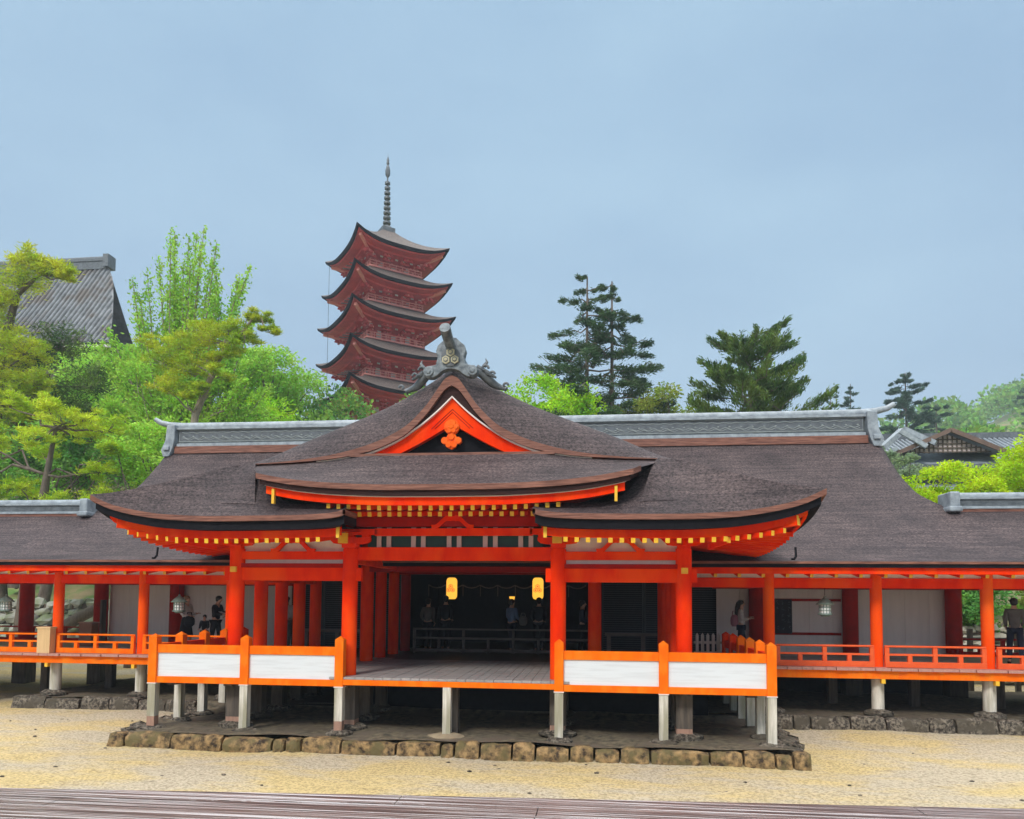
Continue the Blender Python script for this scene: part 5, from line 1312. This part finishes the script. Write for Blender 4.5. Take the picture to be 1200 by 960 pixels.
person('dim figure in blue behind the right front column of the hall', (2.4, 6.9, 1.1), HP, 1.48, CNAVY, CBLACK, HAIRDK)
t = thing('paper_sheet', 'white sheet of paper held between the two men in the left corridor', 'paper', (-7.1, 5.0, 2.18))
b = MB(); b.box((0, 0, 0), (.30, .18, .006), rot=Matrix.Rotation(.25, 3, 'Y')); b.build('sheet', PANEL, t, local=True)
def bag(label, loc, m, sz):
    t = thing('bag', label, 'bag', loc); b = MB(); b.ball((0, 0, 0), sz, 12); b.v = [(max(-sz[0]*.8, min(sz[0]*.8, p[0])), p[1], max(-sz[2]*.85, p[2])) for p in b.v]; b.build('pouch', m, t, smooth=True, local=True)
    b = MB(); b.tube([(-sz[0]*.5, 0, sz[2]*.7), (-sz[0]*.3, 0, sz[2]*1.5), (sz[0]*.3, 0, sz[2]*1.5), (sz[0]*.5, 0, sz[2]*.7)], .012, 6); b.build('strap', m, t, smooth=True, local=True)
bag('black shoulder bag carried by the long haired woman in the left corridor', (-8.02, 4.84, 1.95), CBLACK, (.17, .09, .16))
bag('dusky pink bag on the back of the woman in the right corridor', (6.36, 5.98, 2.1), CPINK, (.12, .10, .17))
bag('pale cloth bag held beside the person in the blue shirt', (.72, 7.1, 2.0), CGREY, (.15, .06, .15))

# ------------------------------------------------------------------ small furniture of the corridors
t = thing('wooden_box', 'pale upright wooden offering box at the front of the left corridor', 'box', (-10.69, 3.05, 1.2)); b = MB()
b.bb(-10.86, -10.52, 2.93, 3.13, 1.2, 1.80); b.build('case', mat('pale_new_wood', (.72, .48, .24), (.62, .40, .19), 4, .55, (3, 3, .4)), t, bevel=.006); b = MB(); b.bb(-10.88, -10.50, 2.91, 3.15, 1.80, 1.84); b.build('lid', mat('pale_lid_wood', (.75, .52, .28), (.66, .44, .22), 4), t, bevel=.006)
t = thing('notice_stand', 'tall narrow red framed notice stand beside the left corridor column', 'sign', (-10.45, 3.6, 1.2)); b = MB()
b.bb(-10.84, -10.80, 3.5, 3.53, 1.2, 2.45); b.bb(-10.76, -10.74, 3.5, 3.53, 1.2, 2.4); b.build('frame', VDARK, t); b = MB(); b.bb(-10.80, -10.76, 3.51, 3.52, 1.6, 2.4); b.build('board', PANEL, t)
t = thing('wooden_box', 'brown wooden box standing in the middle of the left corridor', 'box', (-11.4, 5.5, 1.2)); b = MB(); b.bb(-11.58, -11.2, 5.35, 5.65, 1.2, 1.85); b.build('case', mat('mid_brown_wood', (.30, .13, .07), (.22, .10, .05), 4, .6), t, bevel=.006); b = MB(); b.bb(-11.6, -11.18, 5.33, 5.67, 1.85, 1.88); b.build('lid', WOODBR, t)
t = thing('notice_board', 'narrow dark upright board leaning on the rear column of the left corridor', 'sign', (-11.9, 6.5, 1.2)); b = MB(); b.bb(-11.72, -11.66, 6.4, 6.6, 1.2, 2.5); b.build('board', WOODDK, t)
t = thing('picket_fence', 'short grey picket fence inside the hall entrance at the right', 'fence', (5.6, 5.0, 1.1))
for i in range(5): b = MB(); x = 5.28+.13*i; b.prism([(x-.035, 1.1), (x+.035, 1.1), (x+.035, 1.76), (x, 1.82), (x-.035, 1.76)][::-1], 5.0, 5.03); b.build('picket', WOODGREY, t)
b = MB(); b.bb(5.2, 5.9, 5.03, 5.06, 1.3, 1.36); b.bb(5.2, 5.9, 5.03, 5.06, 1.55, 1.61); b.build('rail', WOODGREY, t)
t = thing('name_board', 'dark blue hanging board with faint vertical lettering on the right corridor wall', 'sign', (7.86, 7.1, 1.7)); b = MB(); b.bb(7.64, 8.10, 7.12, 7.16, 1.74, 2.68); b.build('board', mat('dark_blue_board', (.008, .010, .02), (.015, .018, .03), 5), t)
b = MB(); q = random.Random(8)
for c_ in range(3):
    for r_ in range(5):
        x, z = 7.72+.15*c_, 2.58-.17*r_
        if q.random() < .15: continue
        for k in range(4):
            u, v_ = q.uniform(-.035, .035), q.uniform(-.05, .05); a = q.uniform(0, 3.14); l_ = q.uniform(.015, .035)
            b.bar((x+u-l_*math.cos(a), 7.112, z+v_-l_*math.sin(a)), (x+u+l_*math.cos(a), 7.112, z+v_+l_*math.sin(a)), .007, .009)
b.build('lettering', mat('faded_grey_lettering', (.10, .12, .15)), t)
# wall trim of the right corridor
for z in (2.66, 1.74):
    b = MB(); b.bb(7.32, 9.4, 7.17, 7.21, z-.035, z+.035); b.build('wall_trim', VDARK, corR)

q = random.Random(12); b = MB()
for i in range(170):
    x, y = q.uniform(-14, 16), q.uniform(-7.6, 2.4)
    if abs(x) < 6.6 and y > -.7: continue
    s = q.uniform(.012, .035); b.ball((x, y, terr(x, y)+s*.2), (s*1.4, s, s*.6), 6)
tag(b.build('pebbles', STONEDK), 'scattered small dark pebbles and shell bits on the tidal sand', 'pebbles', kind='stuff')
